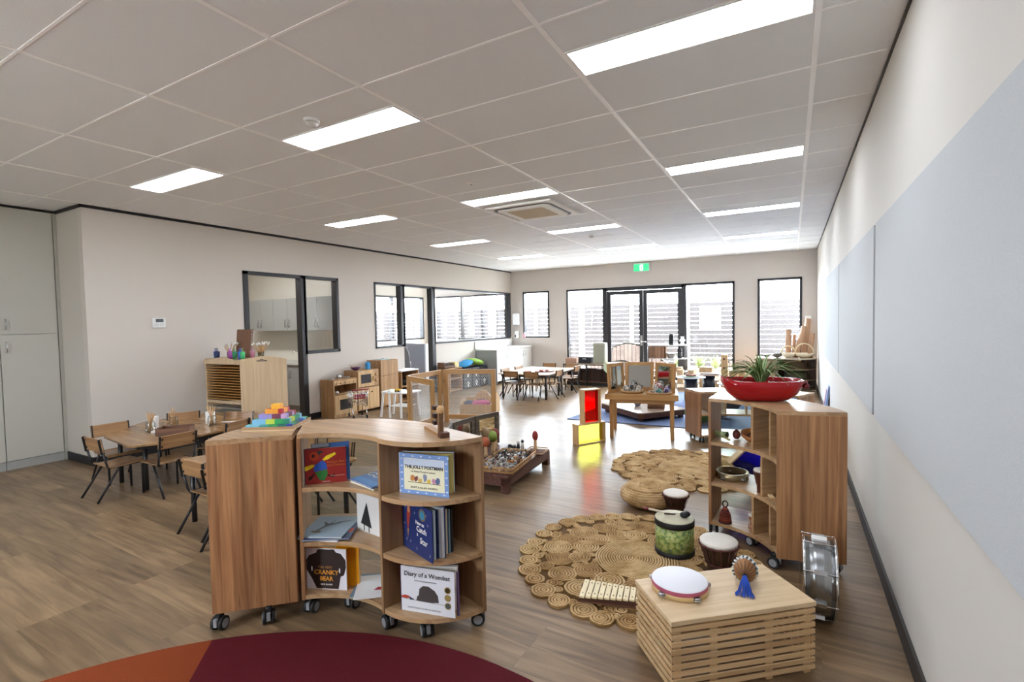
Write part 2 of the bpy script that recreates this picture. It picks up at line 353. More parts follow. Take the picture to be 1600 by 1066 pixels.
# back glazing: two side lights and a pair of doors
win('window_8', frame_x(YB, -5.5, -4.42, 0, 2.44, .05), MB().box(-5.45, -4.47, YB+.06, YB+.065, .05, 2.39))
win('window_9', frame_x(YB, -2.4, -1.27, 0, 2.44, .05), MB().box(-2.35, -1.32, YB+.06, YB+.065, .05, 2.39))
f = MB(); f.box(-4.42, -4.36, YB-.02, YB+.13, 0, 2.44); f.box(-2.46, -2.4, YB-.02, YB+.13, 0, 2.44); f.box(-4.42, -2.4, YB-.02, YB+.13, 2.35, 2.44)
struct('trim_4', f, FRM)
for i, (x0, x1, hx) in enumerate(((-4.36, -3.41, -3.46), (-3.41, -2.46, -3.36))):
    d = thing('door_%d' % (i+3), None, None, (x0, YB+.03, 0)); d['kind'] = 'structure'; w = x1-x0
    f = MB(); f.box(.004, .1, 0, .045, .01, 2.34); f.box(w-.1, w-.004, 0, .045, .01, 2.34); f.box(.1, w-.1, 0, .045, 2.24, 2.34); f.box(.1, w-.1, 0, .045, .01, .14)
    lf = part('door_leaf', f, FRM, d); part('door_pane', MB().box(.1, w-.1, .02, .025, .14, 2.24), GLASS, d)
    if i == 0:
        part('door_handle', MB().box(w-.075, w-.025, -.014, 0, .92, 1.18).tube([(w-.05, -.012, 1.02), (w-.05, -.06, 1.02), (w+.09, -.06, 1.02)], .011), STL, d)
# ---------------------------------------------------------------- felt boards on the right wall
for i, (y0, y1, lb) in enumerate(((-2.4, 1.62, 'large pale grey felt board on the right wall, nearest the camera'), (1.7, 4.36, 'pale grey felt board on the right wall between two dark joints'), (4.42, 7.3, 'pale grey felt board on the right wall, furthest from the camera'))):
    tag(part('felt_board', MB().box(XR-.023, XR-.0015, y0, y1, .945, 2.17), PANEL, bev=.002), lb, 'notice board', 'felt boards on the right wall')
struct('trim_5', MB().box(XR-.014, XR, 1.62, 1.7, .945, 2.17).box(XR-.014, XR, 4.36, 4.42, .945, 2.17), plain('grey_joint', '#77787b', .6))
# ---------------------------------------------------------------- tall cupboards on the far left
for i, (y0, y1) in enumerate(((-4.9, -4.2), (-3.0, -1.9), (-1.9, -.2), (-.2, .32))):
    if i == 0: continue
    lb = ['', 'tall pale built-in cupboard outside the left edge, last of the run', 'tall pale built-in cupboard with bar handles at the left picture edge', 'tall pale grey built-in cupboard beside the projecting wall corner'][i]
    t = thing('tall_cupboard', lb, 'cupboard', (-7.94, y0, 0), 0, 'tall built-in cupboards'); w = y1-y0
    part('carcass', MB().box(-.45, -.02, .002, w-.002, .1, CH-.02), CUPB, t)
    part('kickboard', MB().box(-.45, -.012, .002, w-.002, 0, .1), plain('kick_grey', '#a9aaa6', .4), t)
    for z0, z1, hz in ((.105, 1.555, 1.42), (1.565, CH-.03, 1.68)):
        dd = part('door', MB().box(-.02, 0, .004, w-.004, z0, z1), CUPB, t, bev=.002)
        part('handle', MB().tube([(0, .05, hz-.06), (.03, .05, hz-.06), (.03, .05, hz+.06), (0, .05, hz+.06)], .005), CHR, dd)
struct('trim_6', MB().box(-7.955, -7.925, .322, .354, 0, CH-.03), plain('filler_strip', '#b3b0a6', .5))
# ---------------------------------------------------------------- kitchen behind the left opening
t = thing('wall_cabinets', 'row of grey kitchen wall cupboards seen through the left doorway', 'cupboard', (-9.9, 4.0, 0))
part('carcass', MB().box(0, 2.55, .02, .4, 1.51, 2.13), CABG, t)
for k in range(6):
    x = .004+k*.425; dd = part('door', MB().box(x, x+.42, 0, .018, 1.51, 2.13), CABG, t, bev=.002)
    hx = x+(.37 if k % 2 == 0 else .05); part('handle', MB().tube([(hx, 0, 1.58), (hx, -.03, 1.59), (hx, -.03, 1.71), (hx, 0, 1.72)], .006), STL, dd)
t = thing('base_cabinets', 'row of grey kitchen floor cupboards below a pale benchtop, through the left doorway', 'cupboard', (-9.9, 3.8, 0))
part('carcass', MB().box(0, 2.55, .02, .58, .1, .86), CABG, t); part('kickboard', MB().box(0, 2.55, .05, .58, 0, .1), plain('kick_steel', '#90908c', .35), t)
for k in range(5):
    x = .004+k*.51; dd = part('door', MB().box(x, x+.505, 0, .018, .105, .855), CABG, t, bev=.002)
    hx = x+(.45 if k % 2 == 0 else .05); part('handle', MB().tube([(hx, 0, .62), (hx, -.03, .63), (hx, -.03, .75), (hx, 0, .76)], .006), STL, dd)
tag(part('worktop', MB().box(-9.95, -7.35, 3.77, 4.39, .865, .9), plain('benchtop', '#bfbfba', .3), bev=.003), 'pale kitchen benchtop with a small tap, through the left doorway', 'worktop')
t = thing('kitchen_tap', 'chrome gooseneck tap on the kitchen benchtop through the left doorway', 'tap', (-8.55, 4.2, .9))
part('spout', MB().tube([(0, 0, 0), (0, 0, .16), (0, -.04, .2), (0, -.12, .2), (0, -.14, .16)], .01), CHR, t); part('base', MB().cyl((0, 0, 0), (0, 0, .03), .022), CHR, t)
# ---------------------------------------------------------------- bathroom partitions behind second opening
for i, (y, lb) in enumerate(((7.2, 'grey toilet partition with a curved edge, nearest in the bathroom doorway'), (8.0, 'grey toilet partition behind the curved one in the bathroom'))):
    pr = [(0, .12), (0, 1.06), (.28, 1.06), (.36, 1.0), (.42, .88), (.46, .6), (.48, .12)]
    mb = MB().prism([(-.9, .12), (-.9, 1.08)]+[(q[0]-.5, q[1]) for q in pr[1:]], 0, .025, 0, Matrix.Translation((-8.3, y, 0)) @ RotX(R(90)))
    tag(part('toilet_partition', mb, plain('partition_grey', '#84848c', .5)), lb, 'partition', 'bathroom partitions')
tag(part('partition_end_panel', MB().box(-8.32, -8.28, 7.72, 8.32, .1, 1.07), plain('partition_white', '#e7eef4', .45)), 'pale blue-white partition panel beside the bathroom door post', 'partition')
t = thing('toddler_toilet', 'small white toilet between the grey bathroom partitions', 'toilet', (-8.6, 7.55, 0))
part('bowl', MB().lathe([(.1, 0), (.11, .15), (.17, .28), (.18, .32), (.14, .33)], 20), WHT, t); part('cistern', MB().box(-.3, -.16, -.16, .16, .1, .62), WHT, t, bev=.02)
# ---------------------------------------------------------------- outside
struct('patio_ground', MB().box(-30, 22, YB+.12, 40, -.25, -.12), plain('pale_concrete', '#e8e4dc', .8))
FNM = wood('fence_board', '#231c1b', '#1c1716', 'x', (0, 0, 1), .135, .7, cvar=.08)
for i in range(-9, 7):
    x = i*1.8; lb = None
    t = thing('fence_panel', 'white-posted slatted fence section beyond the terrace, section %d from the left' % (i+10), 'fence', (x-3, 14.3, -.1), 0, 'fence panels beyond the terrace')
    mb = MB()
    for k in range(15): mb.box(.06, 1.74, 0, .03, .02+k*.145, .02+k*.145+.135)
    part('slats', mb, FNM, t); part('post', MB().box(-.06, .06, -.03, .09, 0, 2.2), plain('post_white', '#f6f4f0', .6), t)
for i in range(0, 5):
    t = thing('fence_panel', 'slatted fence section outside the bathroom side window, section %d from the near end' % (i+1), 'fence', (-13.6, 3.5+i*1.8, -.1), R(90), 'fence panels outside the bathroom')
    mb = MB()
    for k in range(15): mb.box(.06, 1.74, 0, .03, .02+k*.145, .02+k*.145+.135)
    part('slats', mb, FNM, t); part('post', MB().box(-.06, .06, -.03, .09, 0, 2.2), MATS['post_white'], t)
def mound(lb, cx, cy, w, h, dpt):
    t = thing('play_mound', lb, 'garden mound', (cx, cy, -.12))
    n = 28; pts = [(-w/2+w*i/n, h*math.sin(PI*i/n)**1.4) for i in range(n+1)]
    mb = MB()
    for i in range(n):
        (x0, h0), (x1, h1) = pts[i], pts[i+1]; hh = (h0+h1)/2
        if hh > .03: mb.box(x0+.006, x1-.006, 0, .06, 0, hh)
    part('retaining_boards', mb, wood('retaining_timber_%d' % len(MATS), '#51423a', '#3c302a', 'z', (1, 0, 0), .1, .7, cvar=.12), t)
    vs = []; fs = []
    for j in range(9):
        for i, (x, z) in enumerate(pts): vs.append((x, .06+dpt*j/8, (z+.05)*math.cos(PI/2*j/8.4)))
    for j in range(8):
        for i in range(n): fs.append((j*(n+1)+i, j*(n+1)+i+1, (j+1)*(n+1)+i+1, (j+1)*(n+1)+i))
    part('mound_top', MB().add(vs, fs, True), plain('pale_turf', '#8d8a80', .9), t)
mound('pale garden mound with curved timber retaining wall, seen through the glazed doors', -4.5, 12.8, 3.4, .95, .8)
mound('low garden mound with timber edge in front of the taller one', -4.4, 11.7, 2.2, .5, .5)
mound('low timber-edged garden mound beyond the right side window', -1.0, 12.9, 3.0, .65, .7)
gm = plain('grass_blade', '#6d7a45', .7)
for i, (x, y, lb) in enumerate(((-2.75, 11.6, 'leftmost pale green grass tuft outside the right glazing'), (-2.25, 11.7, 'middle pale green grass tuft outside the right glazing'), (-1.85, 11.6, 'rightmost pale green grass tuft outside the right glazing'), (-4.6, 11.4, 'pale grass tuft outside the left door'))):
    mb = MB()
    for k in range(70):
        a = random.uniform(0, 2*PI); r0 = random.uniform(0, .1); ln = random.uniform(.2, .36); sp = random.uniform(.02, .16)
        p = Vector((r0*math.cos(a), r0*math.sin(a), 0)); q = p+Vector((sp*math.cos(a)*.5, sp*math.sin(a)*.5, ln*.6)); e = p+Vector((sp*math.cos(a)*1.4, sp*math.sin(a)*1.4, ln))
        w = Vector((-math.sin(a), math.cos(a), 0))*.006
        mb.add([p-w, p+w, q+w, q-w, e], [(0, 1, 2, 3), (3, 2, 4)])
    o = part('grass_tuft', mb, gm, None, (x, y, .27 if i < 3 else -.12)); tag(o, lb, 'grass', 'grass tufts in the garden')
tag(part('raised_bed', MB().box(-3.3, -1.2, 11.35, 12.0, -.12, .27), plain('pale_timber_bed', '#7a6a58', .7), bev=.01), 'low pale garden bed edging with grass tufts in it', 'planter')
tag(part('terrace_post', MB().box(-5.75, -5.62, 11.9, 12.03, -.12, 3.2), MATS['post_white']), 'white terrace post outside the left side window', 'post')
# ================================================================ curved shelf units
def caster(t, x, y, a):
    M = Matrix.Translation((x, y, 0)) @ RotZ(a)
    mb = MB()
    for s in (-1, 1):
        mb.tube([M @ Vector((s*.012, 0, .036)), M @ Vector((s*.030, 0, .036))], .036, 20)
    mb.box(-.012, .012, -.02, .02, .03, .085, 0, M)
    mb.tube([M @ Vector((0, 0, .07)), M @ Vector((0, 0, .095))], .016, 12)
    c = part('caster', mb, BLKR, t)
    h = MB()
    for s in (-1, 1): h.tube([M @ Vector((s*.0302, 0, .036)), M @ Vector((s*.033, 0, .036))], .024, 18)
    h.box(-.009, .009, -.038, -.022, .03, .07, 0, M)
    part('wheel_hub', h, GRYP, c)
def radial_panel(t, name, r0, r1, a, z0, z1, mat, th=.018, side=0):
    side -= math.copysign(.0035, side)
    o = part(name, MB().box(r0, r1, -th/2+side, th/2+side, z0, z1), mat, t, None, R(a), bev=.002); return o
def curved_unit(name, label, c, r0, r1, a0, a1, H, shelves, div=(), back='acrylic', wheels=(), group=None, backr=None, th=.024, panel=None, endth=.02):
    t = thing(name, label, 'shelf', (c[0], c[1], 0), 0, group)
    n = 24
    def slab(nm, z0, z1, mat, ra=r0, rb=r1):
        if ra < .02: poly = [(0, 0)]+arc((0, 0), rb, a0, a1, n); mb = MB().prism(poly, z0, z1)
        else: mb = MB().strip(arc((0, 0), rb, a0, a1, n), arc((0, 0), ra, a0, a1, n), z0, z1)
        return part(nm, mb, mat, t)
    slab('top', H-th, H, W_H)
    for i, z in enumerate(shelves): slab('bottom_shelf' if i == 0 else 'shelf', z-th, z, W_H, r0 if r0 < .02 else r0+.002, r1-.006)
    for a, s in ((a0, 1), (a1, -1)):
        radial_panel(t, 'side_panel', max(r0, .0), r1, a, shelves[0]-th, H-th, W_V if (panel is None) else panel, endth, s*endth/2)
    if back == 'acrylic':
        part('clear_back', MB().strip(arc((0, 0), r1-.004, a0+1, a1-1, n), arc((0, 0), r1-.009, a0+1, a1-1, n), shelves[0], H-th), ACRY, t)
    elif back == 'wood':
        part('back', MB().strip(arc((0, 0), backr or r1-.004, a0+1, a1-1, n), arc((0, 0), (backr or r1-.004)-.012, a0+1, a1-1, n), shelves[0], H-th), W_D, t)
    for a, z0, z1, rr0, rr1 in div: part('divider', MB().box(rr0, rr1, -.009, .009, z0, z1), W_E, t, None, R(a))
    for x, y, a in wheels: caster(t, x, y, a)
    return t
SH = (.115, .41, .712)
# front group
c0 = (-2.458, -.522)
curved_unit('quarter_shelf_unit', 'timber shelf unit on castors turned side-on, knotty panel facing camera, under the block pyramid', c0, 0, .415, 135.5, 224.5, 1.01, SH,
            wheels=[(-.285, -.262, .4), (-.10, -.105, .9), (-.30, .24, .2)], back=None)
cm = (-2.098, -.842)
curved_unit('curved_bookshelf', 'concave timber bookshelf with clear back between the side-on unit and the round-fronted unit', cm, .484, .888, 74.5, 135.5, 1.01, SH,
            wheels=[(.52*math.cos(R(131)), .52*math.sin(R(131)), .3), (.56*math.cos(R(108)), .56*math.sin(R(108)), .1), (.83*math.cos(R(130)), .83*math.sin(R(130)), .3), (.83*math.cos(R(80)), .83*math.sin(R(80)), .3)], group=None)
c3 = (-1.868, -.006)
curved_unit('quarter_bookshelf', 'round-fronted timber corner bookshelf on castors with three picture books facing the camera', c3, 0, .392, 255, 343, 1.01, SH, back=None, panel=W_D,
            wheels=[(-.085, -.345, 1.2), (.14, -.31, .9), (.31, -.10, 2.2), (-.02, -.06, 0)])
# right group
cr = (-.667, 1.095); r0 = .497; r1 = .882; SR = (.10, .39, .69)
curved_unit('curved_music_shelf', 'curved timber shelf unit on castors holding instruments, right of the jute rugs by the wall', cr, r0, r1, 15, 86.5, 1.01, SR,
            div=[(50, .10, .366, r0+.01, r1-.01), (31, .10, .366, r0+.01, r1-.01), (41, .39, .666, r0+.01, r1-.01), (50.5, .69, .986, r0+.01, r1-.01), (31, .69, .986, r0+.01, r1-.01)],
            wheels=[(r0+.03)*1 and ((r0+.04)*math.cos(R(84)), (r0+.04)*math.sin(R(84)), .2), ((r0+.05)*math.cos(R(54)), (r0+.05)*math.sin(R(54)), .9), ((r0-.0)*math.cos(R(20)), (r0)*math.sin(R(20)), 1.2), (.83*math.cos(R(17.5)), .83*math.sin(R(17.5)), 1.2), (.82*math.cos(R(82)), .82*math.sin(R(82)), .2)])
curved_unit('low_curved_shelf', 'low two-level curved timber shelf unit with clear lower back, behind the music shelf', (-.50, 3.62), .98, 1.36, 62, 129, .655, (.10, .37), back='acrylic',
            div=[(84, .37, .631, .99, 1.35), (96, .37, .631, .99, 1.35), (110, .37, .631, .99, 1.35), (120, .37, .631, .99, 1.35)],
            wheels=[(1.02*math.cos(R(127)), 1.02*math.sin(R(127)), .2), (1.02*math.cos(R(66)), 1.02*math.sin(R(66)), .2), (1.3*math.cos(R(126)), 1.3*math.sin(R(126)), .2), (1.3*math.cos(R(66)), 1.3*math.sin(R(66)), .2)])
# ================================================================ picture books
def book(label, x, y, z, rot, w, h, th, cov, pages='#e9e6dc', back=None, ang=0, name='picture_book', lean=0, inner=None, group=None):
    """upright book, front cover faces local -y"""
    t = thing(name, label, 'book', (x, y, z), (lean, 0, rot), group)
    fc = part('front_cover', MB().box(0, w, -.003, 0, 0, h), C(cov, .35), t)
    M = RotZ(ang)
    part('pages', MB().box(.002, w*.985, .001, th-.002, .003, h-.004, 0, M), C(pages, .8) if not inner else C(inner, .7), t)
    part('back_cover', MB().box(0, w, th-.002, th+.001, 0, h, 0, M), C(back or cov, .35), t)
    part('spine', MB().box(-.004, .001, -.003, th+.001, 0, h), C(back or cov, .4), t)
    return t
def flat(name, pts, mat, parent, y=-.0036, dy=.0005):
    """thin shape on an upright cover, pts in (x,z)"""
    n = len(pts); vs = [(x, y, z) for x, z in pts]+[(x, y+dy, z) for x, z in pts]
    return part(name, MB().add(vs, [tuple(range(n)), tuple(range(2*n-1, n-1, -1))]+[(i, i+n, (i+1) % n+n, (i+1) % n) for i in range(n)]), mat, parent)
def blob(cx, cz, rx, rz, n=20, j=0, seed=1, rot=0):
    rr = random.Random(seed); o = []
    for i in range(n):
        a = 2*PI*i/n; k = 1+rr.uniform(-j, j); x = rx*k*math.cos(a); z = rz*k*math.sin(a)
        o.append((cx+x*math.cos(rot)-z*math.sin(rot), cz+x*math.sin(rot)+z*math.cos(rot)))
    return o
TX = C('#2a2622', .6); TXW = C('#f2f0ea', .6); TXO = C('#e39a2c', .6)
b = book('pale blue bordered picture book titled The Jolly Postman, top shelf of the round-fronted bookshelf', -1.895, -.300, .713, R(9), .285, .212, .03, '#7fa3dc', '#efe9c4', '#c9d3ee', R(11), inner='#f0e08a')
flat('cover_panel', [(.025, .022), (.262, .022), (.262, .188), (.025, .188)], C('#f3f0cf', .5), b)
flat('sky_band', [(.027, .145), (.26, .145), (.26, .186), (.027, .186)], C('#d3e0f0', .5), b, -.0038)
text('title_lettering', 'THE JOLLY POSTMAN', .0232, TX, b, (.143, -.0045, .143), bold=.0006)
text('subtitle_lettering', "or Other People's Letters", .0135, C('#8a7a5a', .6), b, (.14, -.0045, .12))
text('author_lettering', 'JANET & ALLAN AHLBERG', .0135, C('#6a6452', .6), b, (.143, -.0045, .037))
for k, (cx, cz, rx, rz, co) in enumerate(((.075, .085, .012, .018, '#c9873c'), (.098, .082, .012, .014, '#7c3d38'), (.12, .075, .01, .012, '#dfb95f'), (.15, .09, .013, .02, '#8a8fa6'), (.172, .075, .012, .012, '#e2c04e'), (.2, .076, .01, .013, '#c98aa6'), (.222, .08, .013, .018, '#5f6e95'))):
    flat('illustration', blob(cx, cz, rx, rz, 10, .25, k), C(co, .6), b, -.0042)
flat('illustration', [(.05, .062), (.24, .060), (.24, .063), (.05, .065)], C('#6d5a3a', .6), b, -.0042)
for k in range(22):
    a = k/22; s = a*4 % 1
    px, pz = ((s*.285, .011), (.274, s*.2+.01), (.285-s*.285, .2), (.012, .2-s*.2))[int(a*4)]
    flat('border_spot', blob(px, pz, .007, .004, 8, .3, k), C('#dfe8f6', .6), b, -.0040)
b = book('dark blue starry picture book, How to Catch a Star, in the round-fronted bookshelf', -1.918, -.262, .411, R(-19), .29, .262, .02, '#22346e', '#dfe7ea', '#2b4a88', R(12))
for s_, px, pz, sz in (('How to', .175, .168, .026), ('Catch', .19, .137, .040), ('a', .15, .108, .028), ('Star', .21, .082, .044)): text('title_lettering', s_, sz, TXW, b, (px, -.0045, pz), bold=.0006, shear=.05)
flat('award_sticker', blob(.2, .218, .032, .032, 24), C('#9a8f73', .3, .5), b, -.0042); flat('award_sticker_centre', blob(.2, .218, .022, .022, 20), C('#3f8fb0', .3), b, -.0046)
flat('rocket_drawing', [(.055, .10), (.07, .15), (.085, .2), (.08, .235), (.06, .235), (.045, .19), (.045, .14)], C('#a83a2a', .6), b)
flat('rocket_flame', [(.05, .105), (.055, .06), (.062, .11)], C('#e9b13a', .6), b, -.0042); flat('rocket_window', blob(.067, .215, .014, .017), C('#c98a5c', .6), b, -.0044)
for k, (px, pz) in enumerate(((.03, .22), (.125, .21), (.04, .05), (.08, .05), (.25, .18), (.265, .03), (.14, .03), (.235, .225), (.02, .13))): flat('star_mark', [(px, pz-.008), (px+.002, pz), (px, pz+.008), (px-.002, pz)], TXW, b)
cols = [('#dfe8ee', '#b9cbd6', .012), ('#24406f', '#1f3560', .008), ('#cbb38a', '#e0d2a8', .006), ('#b7675a', '#9a4a40', .006), ('#e7dfcd', '#d9cdb5', .008), ('#9dbcc9', '#7ea3b3', .007), ('#2a2c33', '#26272c', .012)]
xx = -1.80
for k, (c1, c2, th) in enumerate(cols):
    nm = ['white-edged', 'navy', 'tan', 'brick red', 'cream', 'pale blue', 'black'][k]
    t = thing('picture_book', '%s thin book standing edge-on behind the dark blue starry book' % nm, 'book', (xx+k*.021, -.235+k*.022, .411), R(72), 'edge-on books on the middle shelf')
    part('cover', MB().box(0, .002, 0, th+.002, 0, .25-.004*k).box(0, .2, 0, .0015, 0, .25-.004*k).box(0, .2, th+.0005, th+.002, 0, .25-.004*k), C(c2, .4), t)
    t.location = (-1.660+k*.004, -.312+k*.0185, .411); t.rotation_euler = (0, 0, R(163+k*1.5)); part('pages', MB().box(.003, .196, .0015, th, .003, .245-.004*k), C(c1, .8), t)
b = book('white picture book, Diary of a Wombat, bottom of the round-fronted bookshelf', -1.868, -.345, .116, R(12.5), .30, .235, .02, '#eef0f5', '#f4f2ea', '#51405c', R(12), inner='#f4f2ea')
flat('inner_leaf', [(.0, .0)]*0 or [(.304, .006), (.318, .006), (.318, .232), (.304, .232)], C('#5d4868', .5), b, .012)
text('title_lettering', 'Diary of a Wombat', .0325, TX, b, (.147, -.0045, .197), bold=.0003, shear=.08)
text('credit_lettering', 'JACKIE FRENCH & BRUCE WHATLEY', .0115, C('#9a9aa2', .6), b, (.13, -.0045, .022)); text('credit_lettering', 'WITH WHIMSICAL DRAWINGS', .009, C('#a5a5aa', .6), b, (.14, -.0045, .165))
flat('animal_drawing', [(.085, .062), (.092, .085), (.10, .09), (.105, .125), (.125, .142), (.155, .143), (.19, .125), (.208, .1), (.212, .066), (.17, .06)], C('#4b4340', .7), b)
flat('ground_line', [(.0, .066), (.1, .06), (.245, .058), (.245, .0595), (.1, .062), (0, .068)], C('#8a8784', .7), b, -.0040)
flat('red_shape', [(.0, .075), (.02, .083), (.045, .08), (.052, .07), (.02, .064), (.0, .068)], C('#c2402c', .7), b); flat('dark_tip', [(.045, .078), (.075, .066), (.05, .06)], C('#3c4b55', .7), b, -.0040)
for z, co in ((.137, '#3b331e'), (.098, '#a8925a'), (.057, '#55605a')):
    flat('award_sticker', blob(.262, z, .0175, .0175, 22), C('#b59b58', .3, .4), b, -.0042); flat('award_sticker_centre', blob(.262, z, .0125, .0125, 20), C(co, .4), b, -.0046)
b = book('red picture book with a colourful cut-paper bird, top shelf of the concave bookshelf', -2.462, -.443, .713, R(43.7), .218, .198, .012, '#9c2f2b', '#d9dde2', '#283046', R(8))
text('title_lettering', 'Rainbow Bird', .017, C('#d97a34', .6), b, (.163, -.0045, .118)); text('title_lettering', 'and Colours', .019, C('#d97a34', .6), b, (.163, -.0045, .10)); text('credit_lettering', 'stories and pictures', .0095, C('#e8c9b8', .6), b, (.17, -.0045, .04)); text('credit_lettering', 'a picture book', .007, TXW, b, (.11, -.0045, .01))
flat('bird_head', blob(.05, .155, .026, .027, 18), C('#c24a2c', .7), b); flat('bird_eye', blob(.045, .158, .008, .009), C('#1d1a1a', .6), b, -.0042)
flat('beak', [(.064, .183), (.09, .183), (.098, .174), (.082, .172), (.076, .155)], C('#1f3a33', .6), b, -.0042)
flat('wing_shape', [(.092, .135), (.115, .155), (.16, .171), (.165, .16), (.15, .15), (.12, .132), (.1, .128)], C('#f0d21c', .6), b, -.0042); flat('wing_shape', [(.0, .08), (.0, .1), (.035, .11), (.052, .108), (.045, .095), (.005, .075)], C('#f0d21c', .6), b, -.0042)
flat('bird_body', [(.045, .075), (.05, .105), (.09, .13), (.11, .115), (.118, .08), (.05, .068)], C('#2f5bb8', .7), b, -.0040); flat('bird_tail', [(.052, .066), (.116, .078), (.118, .05), (.1, .015), (.075, .02)], C('#2f7a35', .7), b, -.0041)
flat('bird_foot', [(.05, .055), (.045, .06), (.03, .045), (.012, .035), (.02, .03), (.014, .02), (.028, .026), (.035, .03), (.042, .045)], C('#241a1a', .7), b); flat('bird_foot', [(.105, .052), (.14, .04), (.155, .055), (.153, .042), (.168, .042), (.152, .034), (.14, .03), (.106, .048)], C('#241a1a', .7), b)
b = book('blue picture book standing behind the red bird book, top shelf of the concave bookshelf', -2.455, -.40, .713, R(47), .20, .218, .006, '#4f7fc4', '#cfd8e4', '#35528c'); flat('cover_band', [(.0, .19), (.09, .19), (.09, .218), (0, .218)], C('#c6dcf0', .5), b)
b = book('white picture book with a plain black triangle in the concave bookshelf', -2.298, -.225, .411, R(-6), .2, .218, .01, '#e9e9e6', '#f0eee8', '#d8d8d4')
flat('triangle_print', [(.03, .045), (.125, .032), (.085, .175)], C('#1c1c1e', .6), b); flat('leg_print', [(.055, .008), (.062, .008), (.062, .042), (.055, .042)], C('#1c1c1e', .6), b); flat('leg_print', [(.098, .004), (.105, .004), (.105, .038), (.098, .038)], C('#1c1c1e', .6), b)
b = book('white book with a dark brown bear shape, bottom shelf of the concave bookshelf', -2.502, -.437, .116, R(21.5), .25, .232, .012, '#eceaf0', '#f1efe8', '#e39412')
bear = [(.07, .004), (.2, .004), (.21, .05), (.215, .075), (.235, .085), (.248, .13), (.246, .17), (.22, .205), (.19, .213), (.18, .228), (.165, .229), (.15, .226), (.11, .228), (.095, .229), (.078, .222), (.075, .208), (.03, .19), (.006, .155), (.006, .12), (.03, .08), (.045, .055)]
flat('bear_shape', bear, C('#2b1a14', .7), b); flat('arm_gap', blob(.045, .115, .004, .015), C('#eceaf0', .6), b, -.0042); flat('arm_gap', blob(.21, .11, .004, .015), C('#eceaf0', .6), b, -.0042)
text('title_lettering', 'THE VERY', .02, C('#a9763a', .6), b, (.125, -.0045, .125)); text('title_lettering', 'CRANKY', .036, TXO, b, (.13, -.0045, .096), bold=.0006); text('title_lettering', 'BEAR', .034, TXO, b, (.13, -.0045, .06), bold=.0006); text('author_lettering', 'NICK BLAND', .012, TXW, b, (.13, -.0045, .028))
book('orange covered book standing behind the bear book, bottom shelf of the concave bookshelf', -2.36, -.33, .116, R(21), .13, .235, .012, '#e59a14', '#f2e8d0', '#e59a14')
def flatbook(label, x, y, z, rot, w, d, th, cov, group=None, pages='#eeeae0'):
    t = thing('picture_book', label, 'book', (x, y, z), rot, group)
    part('pages', MB().box(-w/2+.002, w/2-.004, -d/2+.003, d/2-.003, .002, th-.002), C(pages, .8), t)
    part('front_cover', MB().box(-w/2, w/2, -d/2, d/2, th-.002, th), C(cov, .3), t); part('back_cover', MB().box(-w/2, w/2, -d/2, d/2, 0, .002), C(cov, .35), t)
    return t
def fl(name, pts, mat, t, z, dz=.0004): return part(name, MB().prism(pts, z, z+dz), mat, t)
b = flatbook('blue picture book lying flat, first words Go To, on top shelf of the concave bookshelf', -2.13, -.21, .725, R(-15), .24, .24, .008, '#2f6fb8')
fl('cover_panel', [(-.11, -.11), (.11, -.11), (.11, -.06), (-.11, -.06)], C('#4d8fd0', .4), b, .0081); text('title_lettering', 'GO TO', .075, TXW, b, (.0, .0, .0088), (0, 0, R(-3)), bold=.001)
flatbook('cream edged book under the blue Go To book, top shelf of the concave bookshelf', -2.13, -.21, .713, R(-12), .235, .235, .011, '#e9e2c2')
b = flatbook('pale blue book with a bare tree, topmost of the concave bookshelf stack', -2.43, -.31, .428, R(26), .25, .29, .009, '#8fa6b8')
fl('tree_print', [(-.06, -.07), (-.045, -.07), (-.02, -.01), (.05, .06), (.09, .08), (.05, .07), (-.01, .03), (.0, .1), (-.02, .03), (-.06, .06), (-.035, .0)], C('#5a5f63', .6), b, .0092); fl('bush_print', blob(-.045, -.08, .03, .018, 14, .3, 4), C('#7b7460', .6), b, .0092)
b2 = flatbook('dark blue book with a red spot, second in the concave bookshelf stack', -2.405, -.315, .4195, R(33), .26, .28, .008, '#33456f'); fl('red_spot', blob(.11, -.03, .016, .03), C('#c4503c', .5), b2, .0082)
flatbook('white picture book at the bottom of the concave bookshelf stack', -2.43, -.32, .411, R(20), .25, .27, .008, '#e8e8ea')
b = flatbook('white book with a red and grey picture lying flat, bottom shelf of the concave bookshelf', -2.13, -.245, .124, R(38), .24, .24, .008, '#e6e7ea'); fl('red_print', [(-.02, -.05), (.06, -.06), (.05, -.03), (.0, -.02)], C('#b5303a', .6), b, .0082); fl('grey_ring', blob(.06, .03, .03, .02), C('#8b9096', .6), b, .0082); fl('ring_centre', blob(.06, .03, .018, .011), C('#e6e7ea', .6), b, .0086)
flatbook('blue-grey book under the white book, bottom shelf of the concave bookshelf', -2.15, -.23, .116, R(30), .25, .25, .007, '#6f8a9c')
